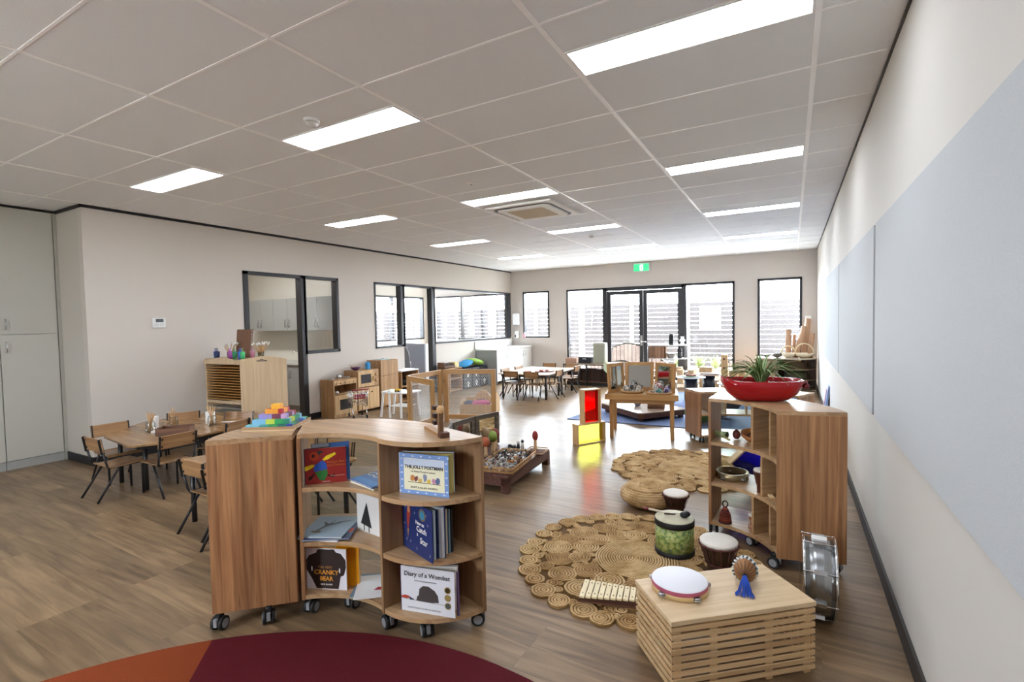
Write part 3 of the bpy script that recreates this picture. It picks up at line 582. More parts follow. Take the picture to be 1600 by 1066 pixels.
# ================================================================ stepped block pyramid on a tray
TR = R(31.3); tx, ty = -2.745, -.40
tr_ = thing('wooden_tray', 'square pale wooden tray under the coloured block pyramid, on the side-on shelf unit', 'tray', (tx, ty, 1.01), TR)
f = MB().box(-.14, .14, -.14, .14, 0, .006)
part('base', f, W_M, tr_); part('rim', MB().box(-.14, .14, -.14, -.132, .006, .022).box(-.14, .14, .132, .14, .006, .022).box(-.14, -.132, -.132, .132, .006, .022).box(.132, .14, -.132, .132, .006, .022), W_E, tr_)
pal = [('#7fc4d8', 'pale blue'), ('#3fa2a0', 'teal'), ('#2c9a54', 'green'), ('#1f6f63', 'dark green'), ('#2b3fa0', 'navy blue'), ('#2f7fd0', 'blue')]
ring_cols = [pal, [('#3f9fb8', 'turquoise'), ('#7fb9d8', 'light blue'), ('#c9d84a', 'lime green'), ('#2fa35a', 'green'), ('#1f8f6a', 'dark green'), ('#8f86c4', 'lilac')],
             [('#4a3a8c', 'purple'), ('#b02a3c', 'crimson'), ('#9a8fd0', 'lavender'), ('#7a3350', 'plum'), ('#cfa0cf', 'pink')], [('#b3202c', 'red'), ('#c4283a', 'bright red'), ('#6a2a4c', 'maroon'), ('#f0a028', 'orange')], [('#f2d67a', 'pale yellow'), ('#f0b428', 'yellow'), ('#f4c440', 'golden')]]
s = .0252
step = ['lowest', 'second', 'third', 'fourth', 'topmost']
cc_, ss_ = math.cos(TR), math.sin(TR); cubes = {}
for k in range(5):
    N = 10-2*k; h = s*(k+1)
    for i in range(N):
        for j in range(N):
            if 0 < i < N-1 and 0 < j < N-1: continue
            lx = (i-(N-1)/2)*s; ly = (j-(N-1)/2)*s
            ci = ring_cols[k][int((i+j)/2.2+k) % len(ring_cols[k])] if j in (0, N-1) else ring_cols[k][int((i+j)/1.7+k+2) % len(ring_cols[k])]
            key = (k, ci[0]); x = tx+lx*cc_-ly*ss_; y = ty+lx*ss_+ly*cc_
            sd = 'front' if j == 0 else ('back' if j == N-1 else ('left' if i == 0 else 'right'))
            nth = (i if sd in ('front', 'back') else j)+1; od = ['', 'first', 'second', 'third', 'fourth', 'fifth', 'sixth', 'seventh', 'eighth', 'ninth', 'tenth'][nth]
            lb = '%s block, %s step of the block pyramid, %s %s' % (ci[1], step[k], od, {'front': 'from left in front', 'back': 'from left at back', 'left': 'along the left side', 'right': 'along the right side'}[sd]); gp = 'coloured blocks of the stepped pyramid'
            if key not in cubes:
                cubes[key] = tag(part('toy_block', MB().box(-s/2+.0006, s/2-.0006, -s/2+.0006, s/2-.0006, 0, h), C(ci[0], .45), None, (x, y, 1.0162), TR), lb, 'toy block', gp)
            else:
                o = cubes[key].copy(); COL.objects.link(o); o.location = (x, y, 1.0162); o['label'] = lb; o['group'] = gp
# wooden toy on the corner bookshelf top
t = thing('wooden_figure', 'small wooden figure with dark striped block and angled foot on top of the round-fronted bookshelf', 'toy', (-1.675, -.215, 1.01), R(147))
part('foot', MB().box(-.01, .25, -.02, .02, 0, .014), C('#a77a4e', .5), t); part('foot_end', MB().box(-.035, .01, -.024, .024, .0, .026), C('#5c3a2a', .5), t)
part('post', MB().box(.02, .046, -.012, .012, .014, .125), C('#7a5738', .5), t); part('head', MB().lathe([(.0, -.014), (.018, -.014), (.024, 0), (.018, .014), (0, .014)], 18, (0, 0, 0), 0, Matrix.Translation((.034, 0, .135)) @ RotX(R(90))), C('#c8a06c', .5), t)
part('arm', MB().cyl((.03, 0, .122), (.10, .0, .118), .007), C('#c8a06c', .5), t); part('striped_block', MB().box(.075, .11, -.014, .02, .128, .148).box(.075, .11, -.014, .02, .085, .108).box(.075, .11, -.014, .02, .05, .07), C('#3a211c', .5), t); part('brace', MB().bar((.04, 0, .03), (.095, .0, .085), .01, .01), C('#6b4a33', .5), t)
# ================================================================ children's chairs and tables
W_S = wood('chair_ply', '#b48c62', '#936c47', 'x', (0, 0, 1), .3, .4, cvar=.05)
W_ST = wood('chair_seat', '#a5805a', '#86633f', 'y', (1, 0, 0), .3, .32, cvar=.05)
W_T = wood('table_top', '#b08a60', '#8d6b47', 'x', (0, 1, 0), .14, .22, cvar=.1)
W_TW = wood('far_table_top', '#cfc0ae', '#b9a690', 'x', (0, 1, 0), .14, .2, cvar=.05)
def make_chair(label, group, x, y, r):
    t = thing('child_chair', label, 'chair', (x, y, 0), r, group)
    for s in (-1, 1):
        part('front_leg', MB().tube([(s*.155, .19, 0), (s*.155, .19, .27), (s*.154, .183, .294), (s*.153, .16, .303), (s*.152, .08, .303), (s*.15, -.12, .303)], .0105, 8), BLK, t)
        part('rear_leg', MB().tube([(s*.165, -.215, 0), (s*.158, -.03, .295)], .0105, 8), BLK, t)
        part('back_upright', MB().tube([(s*.152, -.06, .30), (s*.156, -.115, .305), (s*.16, -.128, .33), (s*.163, -.158, .47)], .0095, 8).bar((s*.163, -.156, .44), (s*.163, -.178, .585), .012, .03), BLK, t)
    mb = MB(); n = 8; ps = [(-.12, .318), (-.09, .311), (0, .310), (.12, .314), (.19, .312), (.215, .300)]
    vs = []
    for (yy, z) in ps: vs += [(-.165, yy, z), (.165, yy, z)]
    for (yy, z) in ps: vs += [(-.165, yy, z-.011), (.165, yy, z-.011)]
    k = len(ps); fs = [(2*i, 2*i+1, 2*i+3, 2*i+2) for i in range(k-1)]+[(2*k+2*i, 2*k+2*i+2, 2*k+2*i+3, 2*k+2*i+1) for i in range(k-1)]
    fs += [(2*i, 2*i+2, 2*k+2*i+2, 2*k+2*i) for i in range(k-1)]+[(2*i+1, 2*k+2*i+1, 2*k+2*i+3, 2*i+3) for i in range(k-1)]+[(0, 2*k, 2*k+1, 1), (2*k-2, 2*k-1, 4*k-1, 4*k-2)]
    part('seat', mb.add(vs, fs), W_ST, t, bev=.003)
    M = Matrix.Translation((0, -.152, .455)) @ RotX(R(8.5))
    part('backrest', MB().box(-.172, .172, -.006, .006, 0, .13, 0, M), W_S, t, bev=.004)
    bm = MB()
    for s in (-1, 1):
        for z in (.03, .1): bm.cyl(M @ Vector((s*.14, -.014, z)), M @ Vector((s*.14, -.004, z)), .008, n=10)
    part('bolts', bm, BLK, t)
    return t
G1 = 'chairs around the left craft table'
ch = make_chair('timber and black steel child chair at the near left corner of the left craft table', G1, -5.82, .0, 0)
def chair(x, y, r, label, group): return dup(ch, (x, y, 0), R(r), label, group)
chair(-5.43, .295, 90, 'child chair at the right of the left craft table, beside the brown tray', G1)
chair(-6.37, .25, -92, 'child chair with a pale shining backrest at the left side of the left craft table', G1)
chair(-6.37, .90, -121, 'child chair against the left wall behind the craft table jars', G1)
chair(-5.79, 1.15, 215, 'child chair at the far end of the left craft table by the drying rack', G1)
chair(-5.51, .89, 106, 'child chair at the far right of the left craft table above the shelf unit', G1)
G2 = 'chairs around the craft table behind the curved bookshelf'
chair(-4.09, -.02, 0, 'child chair with splayed black legs half hidden by the side-on shelf unit', G2)
chair(-3.62, -.10, 4, 'child chair hidden mostly behind the side-on shelf unit', G2)
chair(-3.97, .54, 184, 'child chair seen through the clear shelf back, behind the red bird book on the left', G2)
chair(-3.57, .60, 178, 'child chair seen through the clear shelf back, right of the red bird book', G2)
def table(label, poly, H, legs, top, group=None, legr=.02, z0=0):
    cx = sum(p[0] for p in poly)/len(poly); cy = sum(p[1] for p in poly)/len(poly)
    t = thing('classroom_table', label, 'table', (cx, cy, 0), 0, group)
    pl = [(x-cx, y-cy) for x, y in poly]
    rp = []                                                       # rounded corners
    n = len(pl)
    for i in range(n):
        p, a, c = Vector(pl[i]), Vector(pl[i-1]), Vector(pl[(i+1) % n]); r = .07
        u = p+(a-p).normalized()*r; v = p+(c-p).normalized()*r
        for k in range(6):
            q = k/5; rp.append(tuple(u*(1-q)**2+p*2*q*(1-q)+v*q*q))
    part('tabletop', MB().prism(rp, H-.022, H), top, t, bev=.003)
    inn = [(x*.86, y*.86) for x, y in pl]; fr = MB()
    for i in range(n): fr.bar((*inn[i], H-.045), (*inn[(i+1) % n], H-.045), .022, .042)
    part('frame', fr, BLK, t)
    for x, y in legs: part('leg', MB().tube([(x-cx, y-cy, 0), (x-cx, y-cy, H-.025)], legr, 12), BLK, t)
    return t
table('angular light timber craft table with pencil jars and a brown tray, by the left wall', [(-6.33, .10), (-5.53, .0), (-5.40, .22), (-5.40, .92), (-5.88, 1.38), (-6.42, 1.62), (-6.74, 1.25), (-6.78, .66)], .5, [(-6.2, .2), (-5.687, .2), (-5.52, .75), (-6.0, 1.25), (-6.45, 1.4), (-6.6, .75)], W_T)
table('angular light timber craft table behind the curved bookshelf', [(-4.56, -.06), (-3.95, -.14), (-3.27, -.05), (-3.21, .655), (-4.0, .64), (-4.5, .34)], .5, [(-4.4, -.03), (-3.45, .08), (-3.3, .58), (-4.3, .36), (-3.34, .05)], W_T)
# things on the craft tables
def jar(label, x, y, z, r=.045, h=.11, sticks=9, col='#c9a173', ln=.21, grp=None, seed=0):
    t = thing('pencil_jar', label, 'jar', (x, y, z), 0, grp); rr = random.Random(seed)
    part('glass', MB().lathe([(r*.9, 0), (r, .006), (r, h*.75), (r*.82, h*.9), (r*.82, h)], 18), GLJ, t)
    for k in range(sticks):
        a = rr.uniform(0, 6.28); q = rr.uniform(.3, .95); b = rr.uniform(-.5, .5)+a
        o = part('pencil', MB().cyl((r*.5*math.cos(a+2.6), r*.5*math.sin(a+2.6), .006), (r*q*1.25*math.cos(b), r*q*1.25*math.sin(b), ln*rr.uniform(.85, 1.1)), .0038, n=6), C(col, .6), None, (x, y, z))
        tag(o, 'thin wooden pencil standing in the '+label.replace('glass jar of wooden pencils', 'jar').replace('glass jar with a tall leaning paper roll', 'jar'), 'pencil', 'pencils in the '+label.split(' of ')[-1]+' jar %d' % seed)
    part('rim', MB().tube([(r*.82*math.cos(i*PI/9), r*.82*math.sin(i*PI/9), h) for i in range(18)], .0016, 5, closed=True), GLJ, t); return t
GLJ = glassmat('jar_glass', '#f2f4f2', refl=.06, tint=.96)
jar('glass jar of wooden pencils nearest the left end of the left craft table', -6.077, .43, .5, sticks=12, seed=1)
jar('glass jar with a tall leaning paper roll in the middle of the left craft table', -6.12, .68, .5, ln=.2, sticks=7, seed=2)
jar('glass jar of wooden pencils at the right end of the left craft table', -5.76, .90, .5, sticks=12, seed=3)
for x, y, lb in ((-6.20, .52, 'white paper holder beside the left pencil jar'), (-5.90, .96, 'white paper holder beside the right pencil jar')):
    t = thing('paper_holder', lb, 'holder', (x, y, .5), R(20), 'white paper holders'); part('box', MB().box(-.04, .04, -.03, .03, 0, .14), WHT, t, bev=.006); part('front_lip', MB().box(-.035, .035, -.034, -.03, 0, .05), PAP, t)
t = thing('brown_tray', 'dark brown wooden box tray on the left craft table', 'tray', (-5.72, .50, .5), R(48))
part('base', MB().box(-.15, .15, -.10, .10, 0, .008), W_BR, t); part('side', MB().box(-.15, .15, -.10, -.09, 0, .072).box(-.15, .15, .09, .10, 0, .072).box(-.15, -.14, -.09, .09, 0, .072).box(.14, .15, -.09, .09, 0, .072), W_BR, t)
t = thing('white_tray', 'white plastic tray left of the brown box tray on the left craft table', 'tray', (-5.93, .50, .5), R(30)); part('base', MB().box(-.10, .10, -.07, .07, 0, .006), WHT, t); part('rim', MB().box(-.10, .10, -.07, -.063, .006, .02).box(-.10, .10, .063, .07, .006, .02).box(-.10, -.093, -.063, .063, .006, .02).box(.093, .10, -.063, .063, .006, .02), WHT, t)
for k in range(3):
    t = thing('white_marker', 'white marker right of the jars on the left craft table, %s of three' % ['nearest', 'middle', 'furthest'][k], 'marker', (-5.78+k*.06, 1.06+k*.045, .509), R(35+k*8), 'white markers on the left craft table'); part('barrel', MB().cyl((-.045, 0, 0), (.045, 0, 0), .008), WHT, t); part('cap', MB().cyl((.045, 0, 0), (.065, 0, 0), .0088), C('#b9bcc0', .5), t)
for k, (x, y) in enumerate(((-4.0, .18), (-3.75, .3), (-3.55, .15))):
    tag(part('paper_sheet', MB().box(-.1, .1, -.07, .07, 0, .002), C(['#f3efdf', '#efe6a8', '#f4f2ec'][k], .8), None, (x, y, .5), R(20*k)), ['white', 'pale yellow', 'cream'][k]+' paper sheet on the craft table behind the curved bookshelf', 'paper')
# ---- far tables and chairs
G3 = 'chairs around the far white-topped tables'
far = table('pale shiny table with black legs at the back, the nearer of the joined pair', [(-5.5, 6.64), (-4.36, 6.70), (-4.36, 7.48), (-5.54, 7.46)], .52, [(-5.42, 6.74), (-4.44, 6.78), (-4.44, 7.4), (-5.45, 7.4)], W_TW, 'far tables')
table('pale shiny table with black legs at the back, the further of the joined pair', [(-5.54, 7.48), (-4.36, 7.5), (-4.38, 8.25), (-5.56, 8.25)], .52, [(-5.46, 7.56), (-4.44, 7.58), (-4.46, 8.17), (-5.46, 8.17)], W_TW, 'far tables')
for x, y, r, lb in ((-5.12, 6.72, 0, 'left of the two child chairs with brown backs towards the camera at the far table'), (-4.66, 6.74, 0, 'right of the two child chairs with brown backs towards the camera at the far table'), (-5.38, 7.06, -90, 'child chair at the left side of the far table, nearer the camera'), (-5.37, 7.66, -90, 'child chair at the left side of the far table, further from the camera'),
                    (-4.45, 7.10, 90, 'child chair at the right side of the far table, nearer the camera'), (-4.45, 8.08, 90, 'child chair at the right side of the far table, further from the camera'), (-5.2, 8.42, 180, 'child chair at the window end of the far table, on the left'), (-4.62, 8.44, 180, 'child chair at the window end of the far table, on the right')):
    chair(x, y, r, lb, G3)
t = thing('red_tray', 'flat dark red round tray of small pieces on the far table', 'tray', (-4.72, 7.3, .52)); part('plate', MB().lathe([(.12, 0), (.2, .006), (.22, .022), (.21, .022), (.19, .01)], 24), C('#8e3a30', .5), t); part('pieces', MB().ell((.05, .03, .025), (.05, .03, .015)).ell((-.06, -.02, .025), (.05, .04, .015)), C('#c27d5c', .6), t)
tag(part('red_bowl', MB().lathe([(.03, 0), (.07, .02), (.085, .03), (.075, .03), (.05, .012)], 20), C('#b04a3a', .5), None, (-4.95, 7.0, .52)), 'small red dish on the far table', 'bowl')
# ================================================================ drying rack by the left wall
rx, ry = -7.2, 1.64; RA = R(3)
t = thing('drying_rack', 'pine drying rack with many thin shelves and a wavy header, against the left wall', 'rack', (rx, ry, 0), RA)
w = .76; dp = .45
for x in (0, w-.02): part('side_panel', MB().box(x, x+.02, 0, dp, 0, 1.17), W_MV, t)
n = 14; hd = [(0, 1.10)]+[(w*i/n, 1.17+.022*math.sin(PI*(i/n*2-.5))) for i in range(n+1)]+[(w, 1.10)]
part('header', MB().prism(hd, 0, .018, 0, Matrix.Translation((0, .0, 0)) @ RotX(R(90))), W_MV, t)
for k in range(13): part('thin_shelf', MB().box(.02, w-.02, .002, dp-.01, .62+k*.036, .626+k*.036), C('#c99a55', .55), t)
part('bottom_rail', MB().box(.02, w-.02, 0, .02, .565, .6), W_MV, t); part('back', MB().box(.02, w-.02, dp-.012, dp, .56, 1.15), C('#a97f48', .7), t)
for k in range(5): part('wire_shelf', MB().box(.02, w-.02, .0, dp-.02, .22+k*.07, .226+k*.07), C('#bdb9ae', .6), t)
part('top_board', MB().box(.02, w-.02, .019, dp-.012, 1.148, 1.16), W_MV, t)
t = thing('easel_board', 'wide pale plywood easel board with rounded top and metal clip, right of the drying rack', 'easel', (-6.43, 1.66, 0), R(55))
n = 12; w = .56; prf = [(0, .03)]+[(w*i/n, 1.155+.045*math.sin(PI*i/n)) for i in range(n+1)]+[(w, .03)]
part('board', MB().prism(prf, 0, .018, 0, RotX(R(90))), W_MV, t, bev=.003)
part('metal_clip', MB().box(.2, .32, -.026, -.018, 1.135, 1.15).box(.24, .28, -.03, -.018, 1.15, 1.165), CHR, t)
part('rear_leg', MB().bar((.42, .02, 1.08), (.42, .2, .01), .03, .02), W_MV, t); part('rear_leg', MB().bar((w-.03, .02, 1.08), (w-.03, .2, .01), .03, .02), W_MV, t)
# on the rack
cup_c = [('#2b4a94', 'dark blue', -7.10, 1.74), ('#1f2b55', 'navy', -7.0, 1.70), ('#b25ab0', 'magenta', -6.83, 1.78), ('#2f8a5a', 'green', -6.73, 1.78), ('#b9283a', 'red', -6.66, 1.84), ('#c07a8e', 'pink', -6.55, 1.92), ('#3a6fd0', 'bright blue', -6.60, 1.78), ('#3fae6a', 'light green', -6.52, 1.76)]
cup0 = None
for co, nm, x, y in cup_c:
    t = thing('craft_cup', '%s plastic craft cup on top of the drying rack' % nm, 'cup', (x, y, 1.16), 0, 'coloured craft cups')
    part('cup', MB().lathe([(.026, 0), (.033, .105), (.031, .105), (.024, .006)], 16), C(co, .35), t); part('pens', MB().cyl((0, 0, .01), (.012, 0, .155), .004, n=6).cyl((0, 0, .01), (-.01, .012, .15), .004, n=6).cyl((.005, 0, .01), (0, -.014, .15), .004, n=6), C(co, .5), t)
def brushes(label, x, y, z, n, L, seed):
    t = thing('brush_pot', label, 'pot', (x, y, z)); rr = random.Random(seed)
    part('pot', MB().lathe([(.036, 0), (.042, .09), (.039, .09), (.034, .006)], 18), GLJ, t)
    part('rim', MB().tube([(.039*math.cos(i*PI/9), .039*math.sin(i*PI/9), .09) for i in range(18)], .002, 5, closed=True), GLJ, t)
    for k in range(n):
        a = rr.uniform(0, 6.28); r = rr.uniform(.03, .1); p = Vector((-.015*math.cos(a), -.015*math.sin(a), .008)); q = Vector((r*math.cos(a), r*math.sin(a), L*rr.uniform(.85, 1)))
        t2 = thing('paint_brush', 'paint brush standing in the pot '+label.split('bristles ')[-1].split('brushes ')[-1], 'paint brush', (x, y, z), 0, 'paint brushes in the pot '+label[-18:])
        part('handle', MB().cyl(p, q, .0045, n=6), C('#c59a62', .5), t2); part('bristles', MB().cyl(q, q+(q-p).normalized()*.035, .009, n=8), C('#e9e6df', .7), t2)
brushes('pot of paint brushes with pale bristles on the left of the drying rack', -6.97, 1.86, 1.16, 9, .2, 3)
brushes('pot of fanned paint brushes on the right end of the drying rack', -6.53, 2.03, 1.16, 16, .2, 5)
t = thing('spiral_pad', 'large brown spiral bound pad standing on the drying rack', 'pad', (-7.04, 1.98, 1.165), (R(-6), 0, R(8)))
part('cover', MB().box(0, .31, 0, .012, 0, .40), C('#7d5b45', .7), t); mb = MB()
for k in range(20): mb.tube([(.285, -.004, .02+k*.019), (.315, -.004, .02+k*.019), (.315, .016, .02+k*.019), (.285, .016, .02+k*.019)], .003, 5)
part('wire_binding', mb, C('#e6e4de', .4), t); part('pages', MB().box(.29, .30, .001, .011, .004, .396), PAP, t)
# ================================================================ play kitchen along the left wall
t = thing('play_stove', 'timber play stove with five knobs and oven door, left of the play microwave', 'toy stove', (-6.88, 3.56, 0))
part('carcass', MB().box(-.33, 0, 0, .018, 0, .655).box(-.33, 0, .50, .518, 0, .655).box(-.33, -.31, .018, .50, 0, .655).box(-.33, 0, .018, .50, .635, .655).box(-.31, -.01, .018, .5, .40, .415).box(-.31, -.01, .018, .5, .04, .055), W_K, t)
part('control_panel', MB().box(-.012, .004, .018, .50, .565, .635), W_KL, t)
for k in range(5): part('knob', MB().cyl((.004, .07+k*.094, .6), (.022, .07+k*.094, .6), .019, n=14), W_KL, t)
dd = part('oven_door', MB().box(-.01, .006, .02, .12, .06, .39).box(-.01, .006, .40, .498, .06, .39).box(-.01, .006, .12, .40, .06, .13).box(-.01, .006, .12, .40, .31, .39), W_KL, t); part('oven_window', MB().box(-.006, -.002, .12, .40, .13, .31), C('#33312f', .15), dd)
part('plinth', MB().box(-.02, 0, .018, .5, 0, .06), W_K, t)
t = thing('play_microwave_unit', 'timber play microwave on a small cupboard between the play stove and the play fridge', 'toy microwave', (-6.88, 4.09, 0))
part('microwave_body', MB().box(-.33, 0, 0, .53, .46, .765), W_K, t); dd = part('microwave_door', MB().box(0, .014, .01, .40, .47, .755), W_KL, t); part('door_window', MB().box(.014, .017, .08, .32, .53, .69), C('#3b3a3e', .15), dd); part('door_handle', MB().box(.014, .035, .365, .385, .56, .64), W_KL, dd)
for z in (.56, .67): part('knob', MB().cyl((0, .465, z), (.03, .465, z), .024, n=14), W_KL, t)
part('lower_cupboard', MB().box(-.33, 0, 0, .53, .04, .45), W_K, t)
for y0 in (.01, .27):
    dd = part('cupboard_door', MB().box(0, .014, y0, y0+.25, .06, .44), W_KL, t); part('knob', MB().cyl((.014, y0+.06, .36), (.03, y0+.06, .36), .014, n=12), W_BR, dd)
t = thing('play_fridge', 'tall two-door timber play fridge at the right end of the play kitchen', 'toy fridge', (-6.88, 4.66, 0))
part('carcass', MB().box(-.34, 0, 0, .48, .03, .91), W_K, t); part('upper_door', MB().box(0, .016, .005, .475, .62, .905), W_K, t, bev=.003); part('lower_door', MB().box(0, .016, .005, .475, .05, .612), W_K, t, bev=.003); part('doorstop_flap', MB().box(.02, .14, .0, .02, .0, .04), W_KL, t)
def pan(label, x, y, z, r, h, hd=None):
    t = thing('toy_pan', label, 'toy pan', (x, y, z)); part('pan_body', MB().lathe([(r*.9, 0), (r, .004), (r, h), (r*.94, h), (r*.92, .006)], 20), STL, t)
    if hd: part('handle', MB().cyl((0, r, h*.8), (.0, r+hd, h*1.2), .006), STL, t)
pan('shallow steel toy frying pan on the left of the play stove', -7.07, 3.66, .655, .06, .02, .07)
pan('tall steel toy saucepan in the middle of the play stove', -7.05, 3.83, .655, .045, .07)
pan('shallow steel toy pan with lid on the right of the play stove', -7.03, 3.98, .655, .06, .025)
pan('small steel toy pot inside the open niche of the play stove', -6.93, 3.66, .415, .04, .05)
t = thing('purple_bowl', 'purple bowl with a spoon sticking out, on the play microwave', 'bowl', (-7.03, 4.2, .765)); part('bowl', MB().lathe([(.03, 0), (.06, .02), (.1, .06), (.095, .06), (.055, .026)], 22), C('#5c3160', .4), t); part('spoon', MB().cyl((.0, .0, .03), (-.03, -.12, .11), .005), C('#b98a55', .5), t)
t = thing('blue_carton', 'bright blue carton on the right of the play microwave', 'carton', (-7.0, 4.47, .765)); part('body', MB().box(-.035, .035, -.035, .035, 0, .10), C('#3fa0dc', .4), t); part('gable_top', MB().prism([(-.035, .10), (.035, .10), (0, .135)], -.035, .035, 0, RotX(R(90))), C('#3796d4', .4), t)
t = thing('fridge_magnet_tray', 'pale blue lid on top of the play fridge', 'lid', (-7.05, 4.92, .91)); part('tray', MB().box(-.09, .09, -.12, .12, 0, .014), C('#bcd6d6', .4), t, bev=.004); part('lid_grip', MB().cyl((0, 0, .014), (0, 0, .024), .02), C('#7fa9b4', .4), t)
t = thing('toy_trolley', 'chrome toy shopping trolley with red handle in front of the play stove', 'shopping trolley', (-6.62, 3.84, 0), R(60))
mb = MB(); 
for s in (-1, 1):
    mb.tube([(s*.11, -.17, .04), (s*.12, -.1, .16), (s*.12, .0, .2), (s*.12, .16, .2)], .007, 8); mb.tube([(s*.11, .17, .05), (s*.12, .14, .2), (s*.13, -.12, .22)], .007, 8); mb.tube([(s*.13, -.12, .2), (s*.13, -.19, .5)], .008, 8)
mb.tube([(-.11, -.17, .05), (.11, -.17, .05)], .005, 6)
part('chassis', mb, CHR, t); wb = MB()
for k in range(9):
    q = -.12+k*.03; wb.cyl((q, -.16, .25), (q, .16, .25), .0028, n=5); wb.cyl((q, .16, .25), (q*1.05, .19, .44), .0028, n=5); wb.cyl((q, -.16, .25), (q*1.05, -.18, .44), .0028, n=5)
for k in range(11):
    q = -.16+k*.032
    for s in (-1, 1): wb.cyl((s*.12, q, .25), (s*.13, q*1.12, .44), .0028, n=5)
for z, e in ((.25, 0), (.31, .006), (.37, .012), (.44, .02)): wb.tube([(-.12-e*.5, -.16-e, z), (.12+e*.5, -.16-e, z), (.12+e*.5, .16+e, z), (-.12-e*.5, .16+e, z)], .0035, 5, closed=True)
part('wire_basket', wb, CHR, t); part('handle', MB().cyl((-.14, -.2, .5), (.14, -.2, .5), .013), C('#8e2a34', .4), t); part('child_seat', MB().box(-.1, .1, -.17, -.15, .34, .42), C('#a8323c', .4), t)
for x, y in ((-.11, -.17), (.11, -.17), (-.11, .17), (.11, .17)): part('wheel', MB().cyl((x-.01, y, .03), (x+.01, y, .03), .03, n=16), BLKR, t)
# white low stand / bench beside
t = thing('white_play_table', 'small white wooden play table with splayed legs, behind the mesh gate', 'table', (-6.0, 4.22, 0), R(10))
part('top', MB().prism([(-.3, -.12), (-.12, -.2), (.3, -.2), (.3, .2), (-.3, .2)], .42, .44), WHT, t)
for x, y, dx in ((-.24, -.14, -.06), (-.1, -.17, 0), (.12, -.17, 0), (.26, .15, .03), (-.2, .16, -.05)): part('leg', MB().bar((x+dx, y, 0), (x, y, .47 if dx == 0 else .42), .032, .026), WHT, t)
part('low_shelf', MB().box(-.1, .24, -.15, .12, .19, .205), WHT, t)
t = thing('toy_digger', 'small yellow toy on the white play table', 'toy', (-5.95, 4.12, .44)); part('body', MB().box(-.05, .04, -.03, .03, .01, .05), C('#e0b42a', .5), t, bev=.006); part('wheels', MB().cyl((-.03, -.035, .015), (-.03, .035, .015), .015).cyl((.03, -.035, .015), (.03, .035, .015), .015), BLKR, t)
def openshelf(name, label, x0, x1, y0, y1, H, shelves, mat, top=None, group=None, front='x'):
    t = thing(name, label, 'shelf', (x0, y0, 0), 0, group); X = x1-x0; Y = y1-y0
    part('side_panel', MB().box(0, X, 0, .018, 0, H-.02), mat, t); part('side_panel', MB().box(0, X, Y-.018, Y, 0, H-.02), mat, t)
    part('back', MB().box(0, .012, .018, Y-.018, .02, H-.02), W_DK, t); part('top', MB().box(0, X, 0, Y, H-.02, H), top or mat, t)
    for z in shelves: part('shelf', MB().box(.012, X, .018, Y-.018, z, z+.018), mat, t)
openshelf('low_bookcase', 'low timber shelf with a white top against the left wall, right of the play fridge', -7.2, -6.86, 5.22, 5.74, .66, (.03, .33), W_K, WLAM)
openshelf('low_bookcase', 'low brown timber shelf holding a basket of small bottles, left of the black storage drawers', -7.2, -6.86, 6.82, 7.3, .56, (.03, .3), W_K)
tag(part('black_bin', MB().lathe([(.09, 0), (.11, .12), (.1, .12), (.08, .01)], 18), BLKR, None, (-7.03, 5.45, .348)), 'small black bowl inside the white-topped low shelf', 'bowl')
t = thing('bottle_crate', 'wooden crate of dark bottles on the low brown shelf', 'crate', (-7.03, 6.98, .56)); part('crate', MB().box(-.1, .1, -.26, .2, 0, .015).box(-.1, -.09, -.26, .2, 0, .1).box(.09, .1, -.26, .2, 0, .06).box(-.1, .1, -.26, -.25, 0, .14), W_BR, t)
b0 = None
for k in range(24):
    p = (-7.03+(-.05, 0, .05)[k % 3], 6.98-.22+(k//3)*.052, .576)
    if b0 is None: b0 = tag(part('small_bottle', MB().lathe([(.018, 0), (.018, .06), (.008, .08), (.008, .1)], 8), C('#4b3628', .3), None, p), 'small dark brown bottle in the wooden crate on the low brown shelf', 'bottle', 'small dark bottles in the crate')
    else: o = b0.copy(); COL.objects.link(o); o.location = p
t = thing('yellow_card_box', 'pale yellow box next to the crate of bottles', 'box', (-7.02, 7.2, .56)); part('box', MB().box(-.09, .09, -.08, .08, 0, .1), C('#e4d49a', .6), t, bev=.004); part('lid', MB().box(-.092, .092, -.082, .082, .1, .115), C('#dcc988', .6), t)
for k in range(3):
    y = 7.36+k*.36
    t = thing('storage_drawers', ['black two-drawer storage box with white round emblems, nearest the low brown shelf', 'black two-drawer storage box in the middle of the three', 'black two-drawer storage box nearest the grey sink bench'][k], 'storage box', (-7.2, y, 0), 0, 'black storage drawers')
    part('case', MB().box(0, .34, 0, .33, .02, .5), C('#202226', .5), t, bev=.008)
    for z in (.03, .26):
        dd = part('drawer', MB().box(.34, .352, .012, .318, z, z+.22), C('#26282c', .5), t, bev=.004)
        part('emblem', MB().lathe([(.045, 0), (.045, .003)], 18, M=Matrix.Translation((.352, .165, z+.11)) @ RotY(R(90))).box(.352, .355, .135, .195, z+.03, z+.07), C('#e6e6e6', .5), dd); part('emblem_centre', MB().lathe([(.018, 0), (.018, .002)], 14, M=Matrix.Translation((.3555, .165, z+.12)) @ RotY(R(90))), C('#202226', .5), dd)
def cushion(name, label, x, y, z, sx, sy, sz, rz, mat, tilt=0):
    t = part(name, MB().ell((0, 0, 0), (sx, sy, sz), n=20, k=12), mat, None, (x, y, z), (tilt, 0, rz)); 
    for v in t.data.vertices:
        a, b2 = v.co.x/sx, v.co.y/sy; k = 1+.28*abs(a*b2); v.co.x *= k; v.co.y *= k
    return t
tag(cushion('blue_cushion', '', -7.02, 7.65, .60, .16, .24, .07, .1, C('#3f9ad4', .8), .25), 'bright blue cushion on the black storage drawers', 'cushion')
